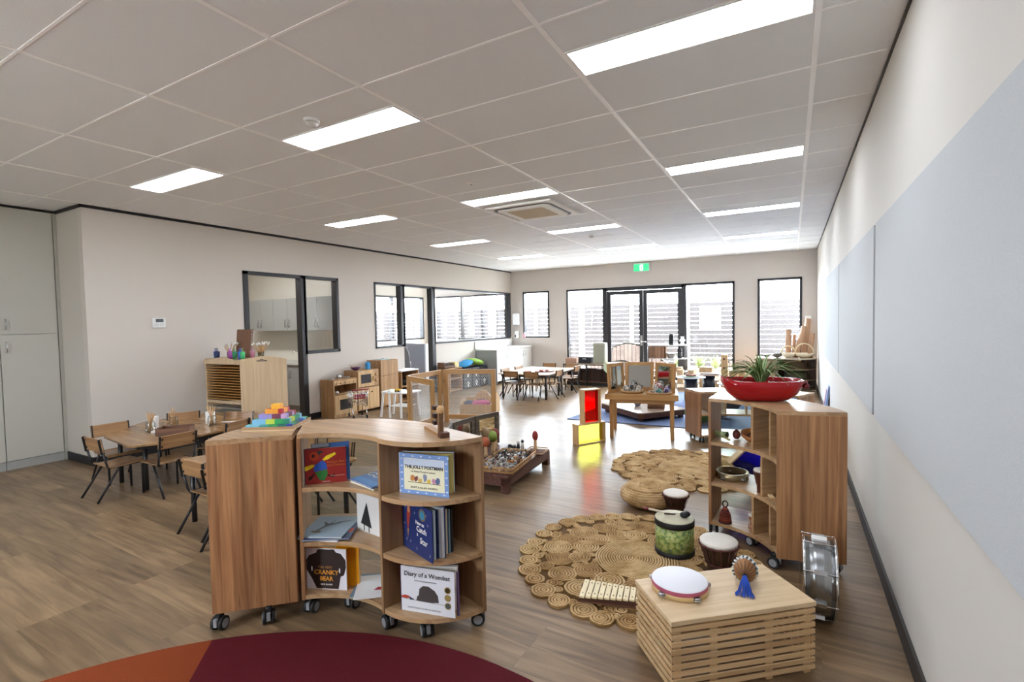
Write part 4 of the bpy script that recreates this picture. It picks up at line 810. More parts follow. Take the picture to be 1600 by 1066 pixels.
tag(cushion('green_cushion', '', -7.0, 8.05, .62, .17, .26, .08, -.1, C('#9cc55a', .8), -.2), 'light green cushion on the black storage drawers', 'cushion')
# ---- sink bench in the far left corner
t = thing('sink_bench', 'grey sink cupboard with white benchtop in the far left corner', 'cupboard', (-7.2, 8.42, 0))
part('side_panel', MB().box(0, .62, 0, .018, 0, .87), CABG, t); part('carcass', MB().box(0, .60, .018, 1.95, .08, .87), CABG, t); part('worktop', MB().box(0, .64, -.01, 1.95, .87, .905), WLAM, t, bev=.004); part('splashback', MB().box(-.03, -.02, 0, 1.95, .905, 1.1), WLAM, t)
for k in range(4):
    y = .02+k*.48; dd = part('door', MB().box(.60, .618, y, y+.475, .09, .86), plain('sink_door', '#e4e4e1', .4), t, bev=.002); hy = y+(.42 if k % 2 == 0 else .05); part('handle', MB().tube([(.618, hy, .66), (.645, hy, .67), (.645, hy, .78), (.618, hy, .79)], .006), STL, dd)
t = thing('sink_tap', 'chrome tap over the corner sink bench', 'tap', (-7.0, 9.3, .905)); part('spout', MB().tube([(0, 0, 0), (0, 0, .1), (.04, 0, .16), (.2, .0, .2)], .012), CHR, t); part('lever', MB().tube([(0, 0, .1), (.06, 0, .1)], .008), CHR, t)
t = thing('towel_dispenser', 'white rounded paper towel dispenser on the back wall in the left corner', 'dispenser', (-7.06, YB-.002, 1.5)); part('body', MB().box(-.095, .095, -.12, 0, 0, .33), WHT, t, bev=.03, seg=4); part('outlet', MB().box(-.07, .07, -.10, -.02, -.012, .0), GRYP, t)
t = thing('soap_dispenser', 'white and black soap dispenser below the paper towel dispenser', 'dispenser', (-7.05, YB-.002, 1.12)); part('body', MB().box(-.05, .05, -.09, 0, 0, .2), WHT, t, bev=.012); part('window', MB().box(-.045, -.01, -.094, -.09, .02, .1), BLK, t)
t = thing('pink_bottle', 'small pink bottle on the sill of the small back window', 'bottle', (-6.80, YB-.06, 1.02)); part('body', MB().lathe([(.03, .1), (.035, .11), (.035, .2), (.015, .225)], 14), C('#dca0ac', .4), t); part('cap', MB().cyl((0, 0, .225), (0, 0, .25), .014), WHT, t); t.location = (-6.80, YB-.05, 1.035)
# thermostat etc.
t = thing('thermostat', 'white wall thermostat with grey display on the left wall', 'thermostat', (XL, 1.03, 1.61)); part('body', MB().box(0, .02, 0, .15, 0, .125), WHT, t, bev=.003); part('display', MB().box(.02, .022, .035, .125, .07, .112), C('#5d6468', .3), t); part('button_panel', MB().box(.02, .0215, .02, .07, .02, .055).box(.02, .0215, .08, .13, .02, .055), C('#dddddb', .4), t)
t = thing('wall_switch', 'small white wall plate on the back wall right of the right-hand window', 'switch', (.2, YB-.012, 1.5)); part('plate', MB().box(-.06, .06, 0, .012, 0, .1), WHT, t); part('rocker', MB().box(-.02, .02, -.004, 0, .03, .07), PAP, t)
t = thing('exit_sign', 'green exit sign with white running figure above the glazed doors', 'sign', (-3.425, YB-.07, 2.80)); part('housing', MB().box(-.2, .2, .006, .06, 0, .22), WHT, t); part('sign_face', MB().box(-.19, .19, 0, .006, .012, .19), emis('exit_green', '#35b878', .9), t)
wm = emis('exit_white', '#ffffff', 1.0); part('pictogram', MB().box(-.03, .05, -.003, 0, .03, .17), wm, t); part('running_figure', MB().add([(x, -.004, z) for x, z in ((-.005, .07), (.02, .075), (.03, .12), (.0, .13))], [(0, 1, 2, 3)]).add([(x, -.004, z) for x, z in ((-.02, .04), (-.01, .035), (.02, .075), (.005, .08))], [(0, 1, 2, 3)]).add([(x, -.004, z) for x, z in ((.02, .07), (.04, .05), (.045, .055), (.03, .08))], [(0, 1, 2, 3)]).ell((.02, -.004, .145), (.012, .002, .012)), MATS['exit_green'], t)
# ceiling items
t = thing('air_conditioner', 'square white ceiling cassette air conditioner with beige grille', 'air conditioner', (-3.04, 3.58, CH)); part('panel', MB().box(-.46, .46, -.46, .46, -.035, -.004), C('#e2ded6', .5), t, bev=.012)
mb = MB(); sq = lambda r, c, n=5: [(sx*(r-c)+c*math.cos(a), sy*(r-c)+c*math.sin(a)) for sx, sy, b0 in ((1, 1, 0), (-1, 1, 90), (-1, -1, 180), (1, -1, 270)) for a in [R(b0+90*i/n) for i in range(n+1)]]
mb.strip(sq(.40, .1)+[sq(.40, .1)[0]], sq(.365, .08)+[sq(.365, .08)[0]], -.0385, -.036); part('vane_slot', mb, C('#2a2a2b', .5), t); part('grille_surround', MB().prism(sq(.355, .07), -.05, -.036), C('#e9e6df', .5), t)
mb = MB()
for k in range(24): mb.box(-.25, .25, -.25+k*.0212, -.238+k*.0212, -.054, -.05)
part('grille', mb, C('#c7b594', .6), t)
def detector(label, x, y): 
    t = thing('smoke_detector', label, 'smoke detector', (x, y, CH), 0, 'round ceiling sensors'); part('base', MB().lathe([(.055, -.0), (.055, -.018), (.05, -.02)][::-1], 24), WHT, t); part('chamber', MB().lathe([(.0, -.05), (.025, -.048), (.042, -.03), (.042, -.02)], 20), C('#cfccc6', .5), t)
detector('white smoke detector beside the middle-row ceiling light nearest the camera', -3.064, .176)
detector('white smoke detector near the ceiling light beyond the air conditioner', -3.087, 5.855)
t = thing('ceiling_speaker', 'small round flat ceiling disc left of the air conditioner', 'sensor', (-3.037, 2.136, CH)); part('disc', MB().lathe([(.0, -.012), (.04, -.012), (.05, -.004), (.05, 0)], 24), WHT, t); part('centre', MB().lathe([(0, -.016), (.012, -.014), (.012, -.01)], 12), GRYP, t)
# ================================================================ mesh divider, platform with animals
def wire_panel(name, label, p, q, H, group, opening=None, z0=0.0, legs=.06):
    p = Vector(p); q = Vector(q); L = (q-p).length; a = math.atan2(q.y-p.y, q.x-p.x)
    t = thing(name, label, 'room divider', (p.x, p.y, 0), a, group); w = .075
    part('post', MB().box(0, w, -.016, .016, z0, H), W_BV, t, bev=.003); part('post', MB().box(L-w, L, -.016, .016, z0, H), W_BV, t, bev=.003)
    part('rail', MB().box(w, L-w, -.015, .015, H-w, H), W_B, t, bev=.003); part('rail', MB().box(w, L-w, -.015, .015, z0+.05, z0+.05+w), W_B, t, bev=.003)
    mb = MB(); s = .030; nx = int((L-2*w)/s); zz = z0+.05+w; k = 0
    def seg(a, b): 
        d = Vector((b[0]-a[0], 0, b[1]-a[1])); nn = Vector((-d.z, 0, d.x)).normalized()*.0020
        A = Vector((a[0], 0, a[1])); B = Vector((b[0], 0, b[1])); mb.add([A-nn, B-nn, B+nn, A+nn], [(0, 1, 2, 3)])
    hs = s*.866; row = 0
    while zz < H-w:
        for i in range(nx+1):
            x = w+i*s+(s/2 if row % 2 else 0)
            if x > L-w: continue
            seg((x, zz), (x, zz+s*.45))
            if x+s/2 < L-w: seg((x, zz+s*.45), (x+s/2, zz+s*.75))
            if x-s/2 > w: seg((x, zz+s*.45), (x-s/2, zz+s*.75))
        zz += s*.75; row += 1
    part('wire_mesh', mb, plain('galvanised_wire', '#d2d4d4', .4, .6), t)
    part('hinge', MB().box(-.004, .004, -.02, .02, H*.3, H*.36).box(-.004, .004, -.02, .02, H*.75, H*.81), BLK, t)
    return t
G = 'hinged mesh divider panels'
wire_panel('mesh_divider_panel', 'timber framed chicken-wire divider panel on the left, angled towards the camera', (-4.93, 3.21), (-4.21, 2.90), .85, G)
wire_panel('mesh_divider_panel', 'timber framed chicken-wire divider panel seen nearly edge-on between the other two', (-4.96, 3.26), (-5.02, 4.10), .85, G)
wire_panel('mesh_divider_panel', 'timber framed chicken-wire divider panel on the right, the doll bed visible through it', (-5.0, 4.15), (-4.2, 4.45), .85, G)
# doll bed
t = thing('doll_bed', 'pale carved timber doll bed with a pink blanket, behind the right mesh panel', 'doll bed', (-5.05, 4.75, 0), R(18))
hb = [(0, .05), (0, .30), (.03, .34), (.07, .335), (.11, .38), (.16, .42), (.2, .43), (.24, .42), (.29, .38), (.33, .335), (.37, .34), (.4, .30), (.4, .05)]
hb = [(x, z*.95) for x, z in hb]
part('headboard', MB().prism(hb, 0, .022, 0, Matrix.Translation((.58, -.2, 0)) @ RotZ(R(90)) @ RotX(R(90))), W_KL, t, bev=.003)
wv = [(0, .08), (0, .27), (.04, .30), (.1, .285), (.16, .30), (.2, .36), (.25, .40), (.3, .41), (.35, .40), (.4, .36), (.44, .30), (.5, .285), (.56, .30), (.6, .27), (.6, .08)]
part('carved_back_rail', MB().prism(wv, 0, .022, 0, Matrix.Translation((-.0, .215, 0)) @ RotX(R(90))), W_KL, t, bev=.003)
part('footboard', MB().prism([(x, z*.7) for x, z in hb], 0, .02, 0, Matrix.Translation((0, -.2, 0)) @ RotZ(R(90)) @ RotX(R(90))), W_KL, t, bev=.003)
part('side_rail', MB().box(.0, .58, -.2, -.185, .06, .22), W_KL, t); part('mattress', MB().box(.02, .57, -.18, .18, .1, .2), WHT, t, bev=.01)
part('blanket', MB().ell((.33, -.02, .2), (.17, .15, .07)).ell((.2, .06, .2), (.08, .08, .05)), C('#b8467a', .8), t); part('doll_clothes', MB().ell((.1, .0, .21), (.08, .13, .05)).ell((.3, .12, .22), (.1, .05, .05)), C('#2e3a52', .8), t)
t = thing('low_platform', 'low dark red-brown timber platform carrying a tray of toy animals', 'platform', (-2.39, 1.66, 0), R(4))
W_PL = wood('platform_timber', '#6a3f31', '#4a2a20', 'y', (1, 0, 0), .16, .35, cvar=.12)
for k in range(6): part('top_board', MB().box(-.98+k*.1635, -.98+k*.1635+.160, 0, 1.08, .145, .165), W_PL, t, bev=.002)
part('apron', MB().box(-.98, 0, 0, .02, .07, .145).box(-.98, 0, 1.06, 1.08, .07, .145).box(-.02, 0, .02, 1.06, .07, .145).box(-.98, -.96, .02, 1.06, .07, .145), W_PL, t)
for x, y in ((-.07, .0), (-.07, 1.01), (-.98, .0), (-.98, 1.01)): part('leg', MB().box(x, x+.07, y, y+.07, 0, .145), W_PL, t)
# dark framed folding picture backdrop
G = 'dark framed backdrop panels'; W_DF = wood('driftwood_frame', '#6e6252', '#463c31', 'x', (0, 0, 1), .3, .6, cvar=.1)
for k, (p, q, lb) in enumerate((((-3.2, 2.70), (-2.98, 2.42), ''), ((-3.14, 2.76), (-3.23, 2.40), 'dark timber framed picture panel at the right of the folding backdrop on the low platform'), ((-3.235, 2.38), (-3.25, 2.0), 'dark timber framed mirror panel in the middle of the folding backdrop on the low platform'), ((-3.25, 1.98), (-3.12, 1.72), 'dark timber framed panel at the left end of the folding backdrop'))):
    if not lb: continue
    p = Vector(p); q = Vector(q); L = (q-p).length; a = math.atan2((p-q).y, (p-q).x)
    t = thing('backdrop_panel', lb, 'backdrop', (q.x, q.y, .165), a, G); H = .37; w = .055
    part('frame', MB().box(0, w, -.012, .012, 0, H).box(L-w, L, -.012, .012, 0, H).box(w, L-w, -.012, .012, H-.05, H).box(w, L-w, -.012, .012, 0, .05), W_DF, t, bev=.002)
    part('mirror', MB().box(w, L-w, .0, .003, .05, H-.05), MIRR, t)
# animals in a cane tray
t = thing('cane_tray', 'rectangular cane tray full of toy animals on the low platform', 'tray', (-2.60, 2.02, .165), R(8))
CANE = wood('cane', '#c39a63', '#9c733f', 'x', (0, 0, 1), .01, .5, cvar=.3)
part('base', MB().box(-.19, .19, -.34, .34, 0, .012), C('#5a2b22', .5), t)
mb = MB()
for z in (.02, .032, .052, .064): mb.tube([(-.19, -.34, z), (.19, -.34, z), (.19, .34, z), (-.19, .34, z)], .005, 6, closed=True)
for k in range(19): 
    y = -.34+k*.68/18
    for x in (-.19, .19): mb.cyl((x, y, .01), (x, y, .066), .0045, n=5)
for k in range(11):
    x = -.19+k*.038
    for y in (-.34, .34): mb.cyl((x, y, .01), (x, y, .066), .0045, n=5)
part('cane_rail', mb, CANE, t); part('label_tag', MB().box(.195, .2, .18, .27, .02, .05), PAP, t)
t = thing('cane_tray', 'second smaller cane tray behind the long animal tray on the low platform', 'tray', (-2.52, 2.52, .165), R(8)); mb = MB()
for z in (.02, .04): mb.tube([(-.1, -.1, z), (.1, -.1, z), (.1, .1, z), (-.1, .1, z)], .006, 6, closed=True)
part('base', MB().box(-.1, .1, -.1, .1, 0, .012), C('#5a2b22', .5), t); part('cane_rail', mb, CANE, t)
def animal_mesh(ln, hg, neck, hd, patch):
    mb = MB(); lz = hg*.5; r = hg*.2
    mb.ell((0, 0, lz+r*.8), (ln*.5, r*.85, r), 0, 10, 7); mb.ell((-ln*.12, 0, lz+r*1.0), (ln*.26, r*.93, r*.95), 1 if patch else 0, 10, 7)
    for x in (-ln*.34, ln*.34):
        for y in (-r*.5, r*.5): mb.tube([(x, y, lz+r*.4), (x, y, lz*.4), (x+.001, y, 0)], r*.34, 6, 0, True, r*.2)
    mb.tube([(ln*.38, 0, lz+r*1.1), (ln*.52, 0, lz+r*1.2+neck)], r*.5, 7, 0, True, r*.36)
    mb.ell((ln*.60, 0, lz+r*1.25+neck), (hd, hd*.5, hd*.55), 1 if patch else 0, 9, 6, RotY(R(25)))
    for y in (-hd*.4, hd*.4): mb.ell((ln*.53, y, lz+r*1.3+neck+hd*.55), (hd*.15, hd*.12, hd*.3), 0, 6, 4)
    mb.tube([(-ln*.48, 0, lz+r*1.2), (-ln*.56, 0, lz*.6)], r*.1, 5)
    return mb
kinds = [('cow', .085, .062, .004, .016, '#ecebe6', '#1b1a1c', 'black and white toy cow'), ('zebra', .08, .065, .022, .014, '#dad8d0', '#4a4848', 'grey striped toy zebra'), ('horse', .085, .07, .026, .015, '#6d4a30', '#4a3020', 'brown toy horse'), ('bull', .09, .06, .002, .018, '#1c1c1e', '#1c1c1e', 'black toy bull'),
         ('goat', .06, .05, .014, .012, '#d8cdb8', '#b8a888', 'cream toy goat'), ('elephant', .085, .065, .0, .024, '#8c8a86', '#8c8a86', 'grey toy elephant'), ('lion', .08, .05, .004, .02, '#c98f3e', '#9a6426', 'tawny toy lion'), ('penguin', .03, .06, .0, .0, '#222', '#eee', '')]
ZEB, nt, b = newmat('striped_hide'); n = nt.nodes; l = nt.links; tc = n.new('ShaderNodeTexCoord'); wv = n.new('ShaderNodeTexWave'); wv.inputs['Scale'].default_value = 38; wv.inputs['Distortion'].default_value = 2; l.new(tc.outputs['Object'], wv.inputs['Vector']); rp = n.new('ShaderNodeValToRGB'); rp.color_ramp.interpolation = 'CONSTANT'; rp.color_ramp.elements[0].color = lin('#2a2828'); rp.color_ramp.elements[1].position = .5; rp.color_ramp.elements[1].color = lin('#e4e2dc'); l.new(wv.outputs['Fac'], rp.inputs['Fac']); l.new(rp.outputs['Color'], b.inputs['Base Color'])
protos = {}; place = ['in the front row', 'in the second row', 'in the third row', 'in the fourth row', 'in the fifth row', 'in the back row']
cells = [(r_, c_) for r_ in range(10) for c_ in range(4)]; ra = random.Random(11)
ordk = [5, 5, 4, 1, 5, 4, 1, 1, 4, 1, 1, 5, 1, 4, 6, 1, 0, 1, 6, 2, 2, 0, 0, 6, 0, 3, 6, 0, 3, 0, 0, 3, 3, 2, 0, 3, 0, 3, 3, 2]
for i, (r_, c_) in enumerate(cells):
    k = ordk[i]; nm, ln, hg, nk, hd, c1, c2, lb = kinds[k]; sx = -.13+c_*.087+ra.uniform(-.012, .012); sy = -.30+r_*.066
    a8 = R(8); x = -2.60+sx*math.cos(a8)-sy*math.sin(a8); y = 2.02+sx*math.sin(a8)+sy*math.cos(a8); rz = ra.uniform(-2.3, -.4)
    L = '%s in the cane tray, %s, %s' % (lb, ['first row', 'second row', 'third row', 'fourth row', 'fifth row', 'sixth row', 'seventh row', 'eighth row', 'ninth row', 'last row'][r_], ['leftmost', 'left of centre', 'right of centre', 'rightmost'][c_])
    if k not in protos:
        protos[k] = o = tag(part('toy_'+nm, animal_mesh(ln, hg, nk, hd, c1 != c2), [ZEB, ZEB] if nm == 'zebra' else [C(c1, .5), C(c2, .5)], None, (x, y, .178), rz), L, 'toy animal', 'toy animals in the cane tray')
    else:
        o = protos[k].copy(); COL.objects.link(o); o.location = (x, y, .178); o.rotation_euler = (0, 0, rz); o['label'] = L
# larger bull standing behind, peg figures, wooden trees, slices
for nm, lb, x, y, s_, rz, c1 in (('toy_bull', 'large black toy bull standing behind the cane tray on the low platform', -2.80, 2.46, 1.5, -.5, 3), ('toy_cow', 'black and white toy cow standing in front of the picture backdrop', -3.13, 2.56, 1.6, 2.8, 0)):
    o = protos[c1].copy(); COL.objects.link(o); o.name = nm; o.location = (x, y, .165); o.rotation_euler = (0, 0, rz); o.scale = (s_,)*3; o['label'] = lb; o['group'] = 'larger toy cattle behind the tray'
def pegdoll(label, x, y, z, c1, c2, h=.1):
    t = thing('peg_figure', label, 'toy figure', (x, y, z)); part('body', MB().lathe([(.018, 0), (.02, .01), (.016, h*.6), (.008, h*.68)], 14), C(c1, .5), t); part('head', MB().ell((0, 0, h*.82), (.017, .017, .02)), C(c2, .5), t)
pegdoll('small dark penguin-like toy figure at the back of the cane tray', -2.735, 2.60, .165, '#d9d5cb', '#2b2b2e', .11); pegdoll('small black and white toy figure left of the dark one behind the tray', -2.80, 2.62, .165, '#2a2a2c', '#c9c5bb', .08)
def tree(label, x, y, z, c, h=.19, r=.035):
    t = thing('wooden_tree', label, 'toy tree', (x, y, z), 0, 'wooden toy trees'); part('trunk', MB().lathe([(.026, 0), (.02, .03), (.017, h*.55), (.02, h*.62)], 14), C('#c9a77c', .6), t); part('crown', MB().ell((0, 0, h*.78), (r, r*.8, h*.27)), C(c, .6), t)
tree('wooden toy tree with a red crown, alone at the right of the low platform', -2.585, 2.62, .165, '#8c2a24', .21)
tree('wooden toy tree with a green egg-shaped crown on the low platform', -2.95, 2.32, .165, '#7d8f35', .235, .05)
tree('wooden toy tree with a red crown just behind the green one', -2.99, 2.44, .165, '#7a2f24', .235, .05)
tree('wooden toy tree with an orange-brown crown half hidden by the round-fronted bookshelf', -2.95, 2.17, .165, '#a8552f', .20, .05)
tree('wooden toy tree with a pale brown crown behind the green one', -3.1, 2.40, .165, '#a58a68', .25, .045)
for k, (x, y) in enumerate(((-2.69, 1.70), (-2.615, 1.735), (-2.54, 1.745), (-2.465, 1.76))):
    t = thing('wood_slice', ['first', 'second', 'third', 'fourth'][k]+' from the left of four pale wood slices on the low platform', 'wood slice', (x, y, .165), 0, 'pale wood slices'); part('disc', MB().lathe([(.03, 0), (.031, .007)], 18), C('#d9c09a', .6), t); part('bark', MB().lathe([(.0315, .0), (.0318, .0065)], 18), C('#8a6a48', .7), t)
# ================================================================ colour window boxes
def windowbox(name, label, loc, rot, w, h, d, pane, matname):
    t = thing(name, label, 'window box', loc, rot, 'timber boxes with coloured panes'); th = .014
    part('box_frame', MB().box(0, w, 0, d, 0, th).box(0, w, 0, d, h-th, h).box(0, th, 0, d, th, h-th).box(w-th, w, 0, d, th, h-th), W_KL, t, bev=.002)
    part('coloured_pane', MB().box(th, w-th, d*.42, d*.42+.004, th, h-th), pane, t); return t
windowbox('colour_window_box', 'light timber box with a yellow see-through pane, lying under the red one', (-2.474, 3.60, 0), R(58), .45, .265, .12, YELA, '')
windowbox('colour_window_box', 'light timber box with a red see-through pane, standing on end on the yellow one', (-2.42, 3.69, .266), R(52), .255, .44, .12, REDA, '')
t = windowbox('colour_window_box', 'tilted light timber box with a blue pane, seen through the music shelf', (-.60, 2.62, .26), (0, R(45), R(20)), .45, .3, .12, BLUA, '')
# ================================================================ mirror table
t = thing('tray_table', 'timber play table with a raised tray edge and square legs, under the folding mirrors', 'table', (-2.30, 4.15, 0), R(12.5)); W_ = .94; D_ = .66
part('tray_base', MB().box(.02, W_-.02, .02, D_-.02, .57, .585), W_B, t); part('tray_rim', MB().box(0, W_, 0, .022, .525, .60).box(0, W_, D_-.022, D_, .525, .60).box(0, .022, .022, D_-.022, .525, .60).box(W_-.022, W_, .022, D_-.022, .525, .60), W_B, t, bev=.003)
part('apron', MB().box(.07, W_-.07, .06, .078, .47, .525).box(.07, W_-.07, D_-.078, D_-.06, .47, .525).box(.06, .078, .07, D_-.07, .47, .525).box(W_-.078, W_-.06, .07, D_-.07, .47, .525), W_B, t)
for x, y in ((.055, .05), (W_-.1, .05), (.055, D_-.1), (W_-.1, D_-.1)): part('leg', MB().box(x, x+.048, y, y+.048, 0, .525), W_BV, t, bev=.002)
def tl(x, y): a = R(12.5); return (-2.30+x*math.cos(a)-y*math.sin(a), 4.15+x*math.sin(a)+y*math.cos(a))
def mirrorpanel(label, p, q, H=.40):
    P0 = Vector(tl(*p)); Q0 = Vector(tl(*q)); L = (Q0-P0).length; a = math.atan2((Q0-P0).y, (Q0-P0).x)
    t = thing('mirror_panel', label, 'mirror', (P0.x, P0.y, .586), (-R(3.5), 0, a), 'folding timber framed mirrors'); w = .05
    part('frame', MB().box(0, w, -.012, .012, 0, H).box(L-w, L, -.012, .012, 0, H).box(w, L-w, -.012, .012, H-.045, H).box(w, L-w, -.012, .012, 0, .045), W_BV, t, bev=.002)
    part('mirror', MB().box(w, L-w, -.004, -.001, .045, H-.045), MIRR, t); part('backing', MB().box(w, L-w, .0, .008, .045, H-.045), W_BR, t)
mirrorpanel('timber framed mirror panel on the left of the folding set, turned inwards', (.035, .18), (.22, .52)); mirrorpanel('timber framed mirror panel in the middle of the folding set', (.23, .53), (.63, .53)); mirrorpanel('timber framed mirror panel on the right of the folding set', (.64, .52), (.90, .30))
def woven_ball(label, x, y, z, r, cols, seed):
    t = thing('woven_ball', label, 'ball', (x, y, z+r), 0, 'patterned woven balls'); q = random.Random(seed)
    part('core', MB().ell((0, 0, 0), (r*.9, r*.9, r*.9), n=18, k=12), C(cols[0], .7), t); mb = MB(); m2 = MB()
    for k in range(10):
        M = Euler((q.uniform(0, 6), q.uniform(0, 6), q.uniform(0, 6))).to_matrix(); h = q.uniform(-.55, .55)*r; rad = math.sqrt(r*r-h*h)
        (mb if k % 2 else m2).tube([M @ Vector((rad*math.cos(a*PI/9), rad*math.sin(a*PI/9), h)) for a in range(18)], r*.09, 5, closed=True)
    part('pale_strand', mb, C(cols[1], .7), t); part('dark_strand', m2, C(cols[2], .7), t)
for i, (lx, ly, r, cs, lb) in enumerate(((.34, .40, .055, ('#8a8580', '#d6d0c6', '#3a3a42'), 'grey and white woven ball in front of the middle mirror'), (.27, .22, .045, ('#b9b2a4', '#e0dacd', '#6d6a66'), 'pale woven ball at the left of the tray table'), (.43, .30, .04, ('#c8bfae', '#ece6da', '#8a7f70'), 'small pale woven ball in the middle of the tray table'), (.68, .28, .062, ('#c9c2b8', '#efe9df', '#a04a52'), 'large red and white woven ball at the right of the tray table'), (.80, .20, .045, ('#3b4f8a', '#c9cdd8', '#8a3a6a'), 'blue and purple woven ball at the right end of the tray table'), (.70, .12, .035, ('#2f7d78', '#9fd0c6', '#2b4a5c'), 'teal woven ball at the front right of the tray table'))):
    x, y = tl(lx, ly); woven_ball(lb, x, y, .612 if i in (0, 3) else .6, r, cs, i)
for i, (lx, ly, w, lb) in enumerate(((.34, .3, .16, 'round shallow basket of pale pebbles at the left of the tray table'), (.7, .2, .17, 'round shallow basket of mixed trinkets at the right of the tray table'))):
    x, y = tl(lx, ly); t = thing('shallow_basket', lb, 'basket', (x, y, .586)); part('basket', MB().lathe([(w*.85, 0), (w*.97, .012), (w, .035), (w*.95, .035), (w*.85, .012)], 26), CANE, t); mb = MB(); q = random.Random(i)
    for k in range(70): a = q.uniform(0, 6.28); rr_ = w*.85*math.sqrt(q.random()); mb.ell((rr_*math.cos(a), rr_*math.sin(a), .02+q.uniform(0, .012)), (.012, .009, .008), q.randrange(3), 7, 5)
    o = part('trinkets', mb, [C('#e4ddd0', .6), C('#b5aa98', .6), C(['#8f8678', '#4a6a9a'][i], .6)], t); o['kind'] = 'stuff'
# ================================================================ blue mat, low platform, bean bags, round tables
tag(part('floor_mat', MB().prism([(-3.27, 5.12), (.25, 5.28), (.25, 8.75), (-3.0, 8.75)], 0, .012), plain('blue_mat', '#5c6f98', .8, bump=.2, bscale=200)), 'large flat grey-blue floor mat at the back right of the room', 'mat')
t = thing('low_stage', 'low dark timber stage with a shiny top on the blue mat', 'platform', (-2.13, 5.27, .012), R(-39))
W_STG = wood('stage_top', '#b7a594', '#9c8874', 'x', (0, 1, 0), .2, .12, cvar=.05); oc = [(-1.15, .02), (-.07, 0), (0, .07), (.0, .0)]
poly = [(-1.1, 0), (-.06, 0), (0, .06), (.0, .86), (-.1, .92), (-1.1, .92)]
MS = RotZ(0)
part('stage_top', MB().prism(poly, .125, .14), W_STG, t, bev=.002); part('apron', MB().prism([(x*.995-.003, y*.995+.003) for x, y in poly], .05, .124), W_DK, t)
for x, y in ((-1.05, .04), (-.1, .04), (-.1, .8), (-1.05, .8)): part('leg', MB().box(x, x+.06, y, y+.06, 0, .05), W_DK, t)
t = thing('brown_crate', 'small brown timber crate on the low stage', 'crate', (-2.02, 5.85, .152), R(10)); part('slats', MB().box(-.13, .13, -.1, -.09, 0, .03).box(-.13, .13, -.1, -.09, .04, .075).box(-.13, .13, -.1, -.09, .085, .12).box(-.13, .13, .09, .1, 0, .12).box(-.13, -.12, -.09, .09, 0, .12).box(.12, .13, -.09, .09, 0, .12), W_BR, t); part('contents', MB().ell((0, 0, .09), (.1, .07, .05)), C('#4c5b3c', .8), t)
t = thing('purple_pot', 'small grey-purple pot on the low stage, left of the brown crate', 'pot', (-2.35, 5.95, .152)); part('pot', MB().lathe([(.04, 0), (.07, .05), (.06, .09), (.05, .09)], 18), C('#6c6d88', .5), t); part('lid', MB().lathe([(.05, .09), (.02, .105), (.0, .11)], 14), C('#5c5d78', .5), t)
def beanbag(label, x, y, r, h, mat, rz):
    mb = MB(); n = 26; k = 14; vs = []; fs = []
    for i in range(k+1):
        u = i/k; z = h*u; rad = r*(math.sin(PI*min(1, .12+.88*(1-u)**.8)))**.6*(1-u*.35) if i < k else .02
        for j in range(n):
            a = 2*PI*j/n; q = 1+.04*math.sin(6*a); vs.append((rad*q*math.cos(a)-u*u*r*.35, rad*q*math.sin(a), z))
    for i in range(k):
        for j in range(n): fs.append((i*n+j, i*n+(j+1) % n, (i+1)*n+(j+1) % n, (i+1)*n+j))
    fs.append(tuple(range(n-1, -1, -1))); fs.append(tuple(k*n+j for j in range(n)))
    tag(part('bean_bag', mb.add(vs, fs, True), mat, None, (x, y, .012), rz), label, 'bean bag')
beanbag('dark green slouching bean bag beside the low curved shelf', -1.30, 5.62, .34, .34, plain('green_cloth', '#47762f', .75), R(200))
beanbag('navy blue bean bag behind the green one', -1.10, 6.2, .34, .38, plain('navy_cloth', '#22263c', .75), R(190))
beanbag('bright blue bean bag behind the tray table, near the first round table', -2.15, 7.1, .3, .22, plain('blue_cloth', '#3f6fc0', .75), R(20))
def roundtable(label, x, y, H, r, rb, topc):
    t = thing('round_table', label, 'table', (x, y, .012), 0, 'low round tables'); part('tabletop', MB().lathe([(0, H-.02), (r-.004, H-.02), (r, H-.016), (r, H-.004), (r-.004, H), (0, H)], 32), topc, t, bev=0); part('drum_base', MB().lathe([(rb, 0), (rb, H-.02)], 28), BLK, t); part('base_ring', MB().lathe([(rb+.005, 0), (rb+.005, .02)], 28), C('#34343a', .4), t)
roundtable('low round table with pale top and thick black drum base, nearest the tray table', -1.80, 7.72, .46, .27, .12, plain('pale_top', '#cdd2cf', .25)); roundtable('low round table with dark drum base, further right behind the first', -1.55, 8.25, .47, .24, .12, plain('wood_top', '#a08a74', .3)); roundtable('low white round table at the far right, behind the red bowl', -1.0, 7.6, .38, .32, .10, plain('white_top', '#e6e6e2', .25))
t = thing('serving_tray', 'round green tray of pinkish shapes on the first low round table', 'tray', (-1.80, 7.7, .472)); part('plate', MB().lathe([(.12, 0), (.17, .006), (.175, .015), (.165, .012)], 24), C('#6f8a72', .5), t); part('clay_shapes', MB().ell((-.05, 0, .035), (.05, .04, .03)).ell((.06, .03, .03), (.05, .05, .025)).ell((.02, -.06, .03), (.04, .03, .02)), C('#b98a80', .7), t)
t = thing('serving_board', 'flat brown board on the second low round table', 'board', (-1.52, 8.2, .482)); part('board', MB().box(-.17, .17, -.1, .1, 0, .012), W_BR, t, bev=.004); part('board_rim', MB().box(-.17, .17, -.1, -.09, .012, .02), W_BR, t)
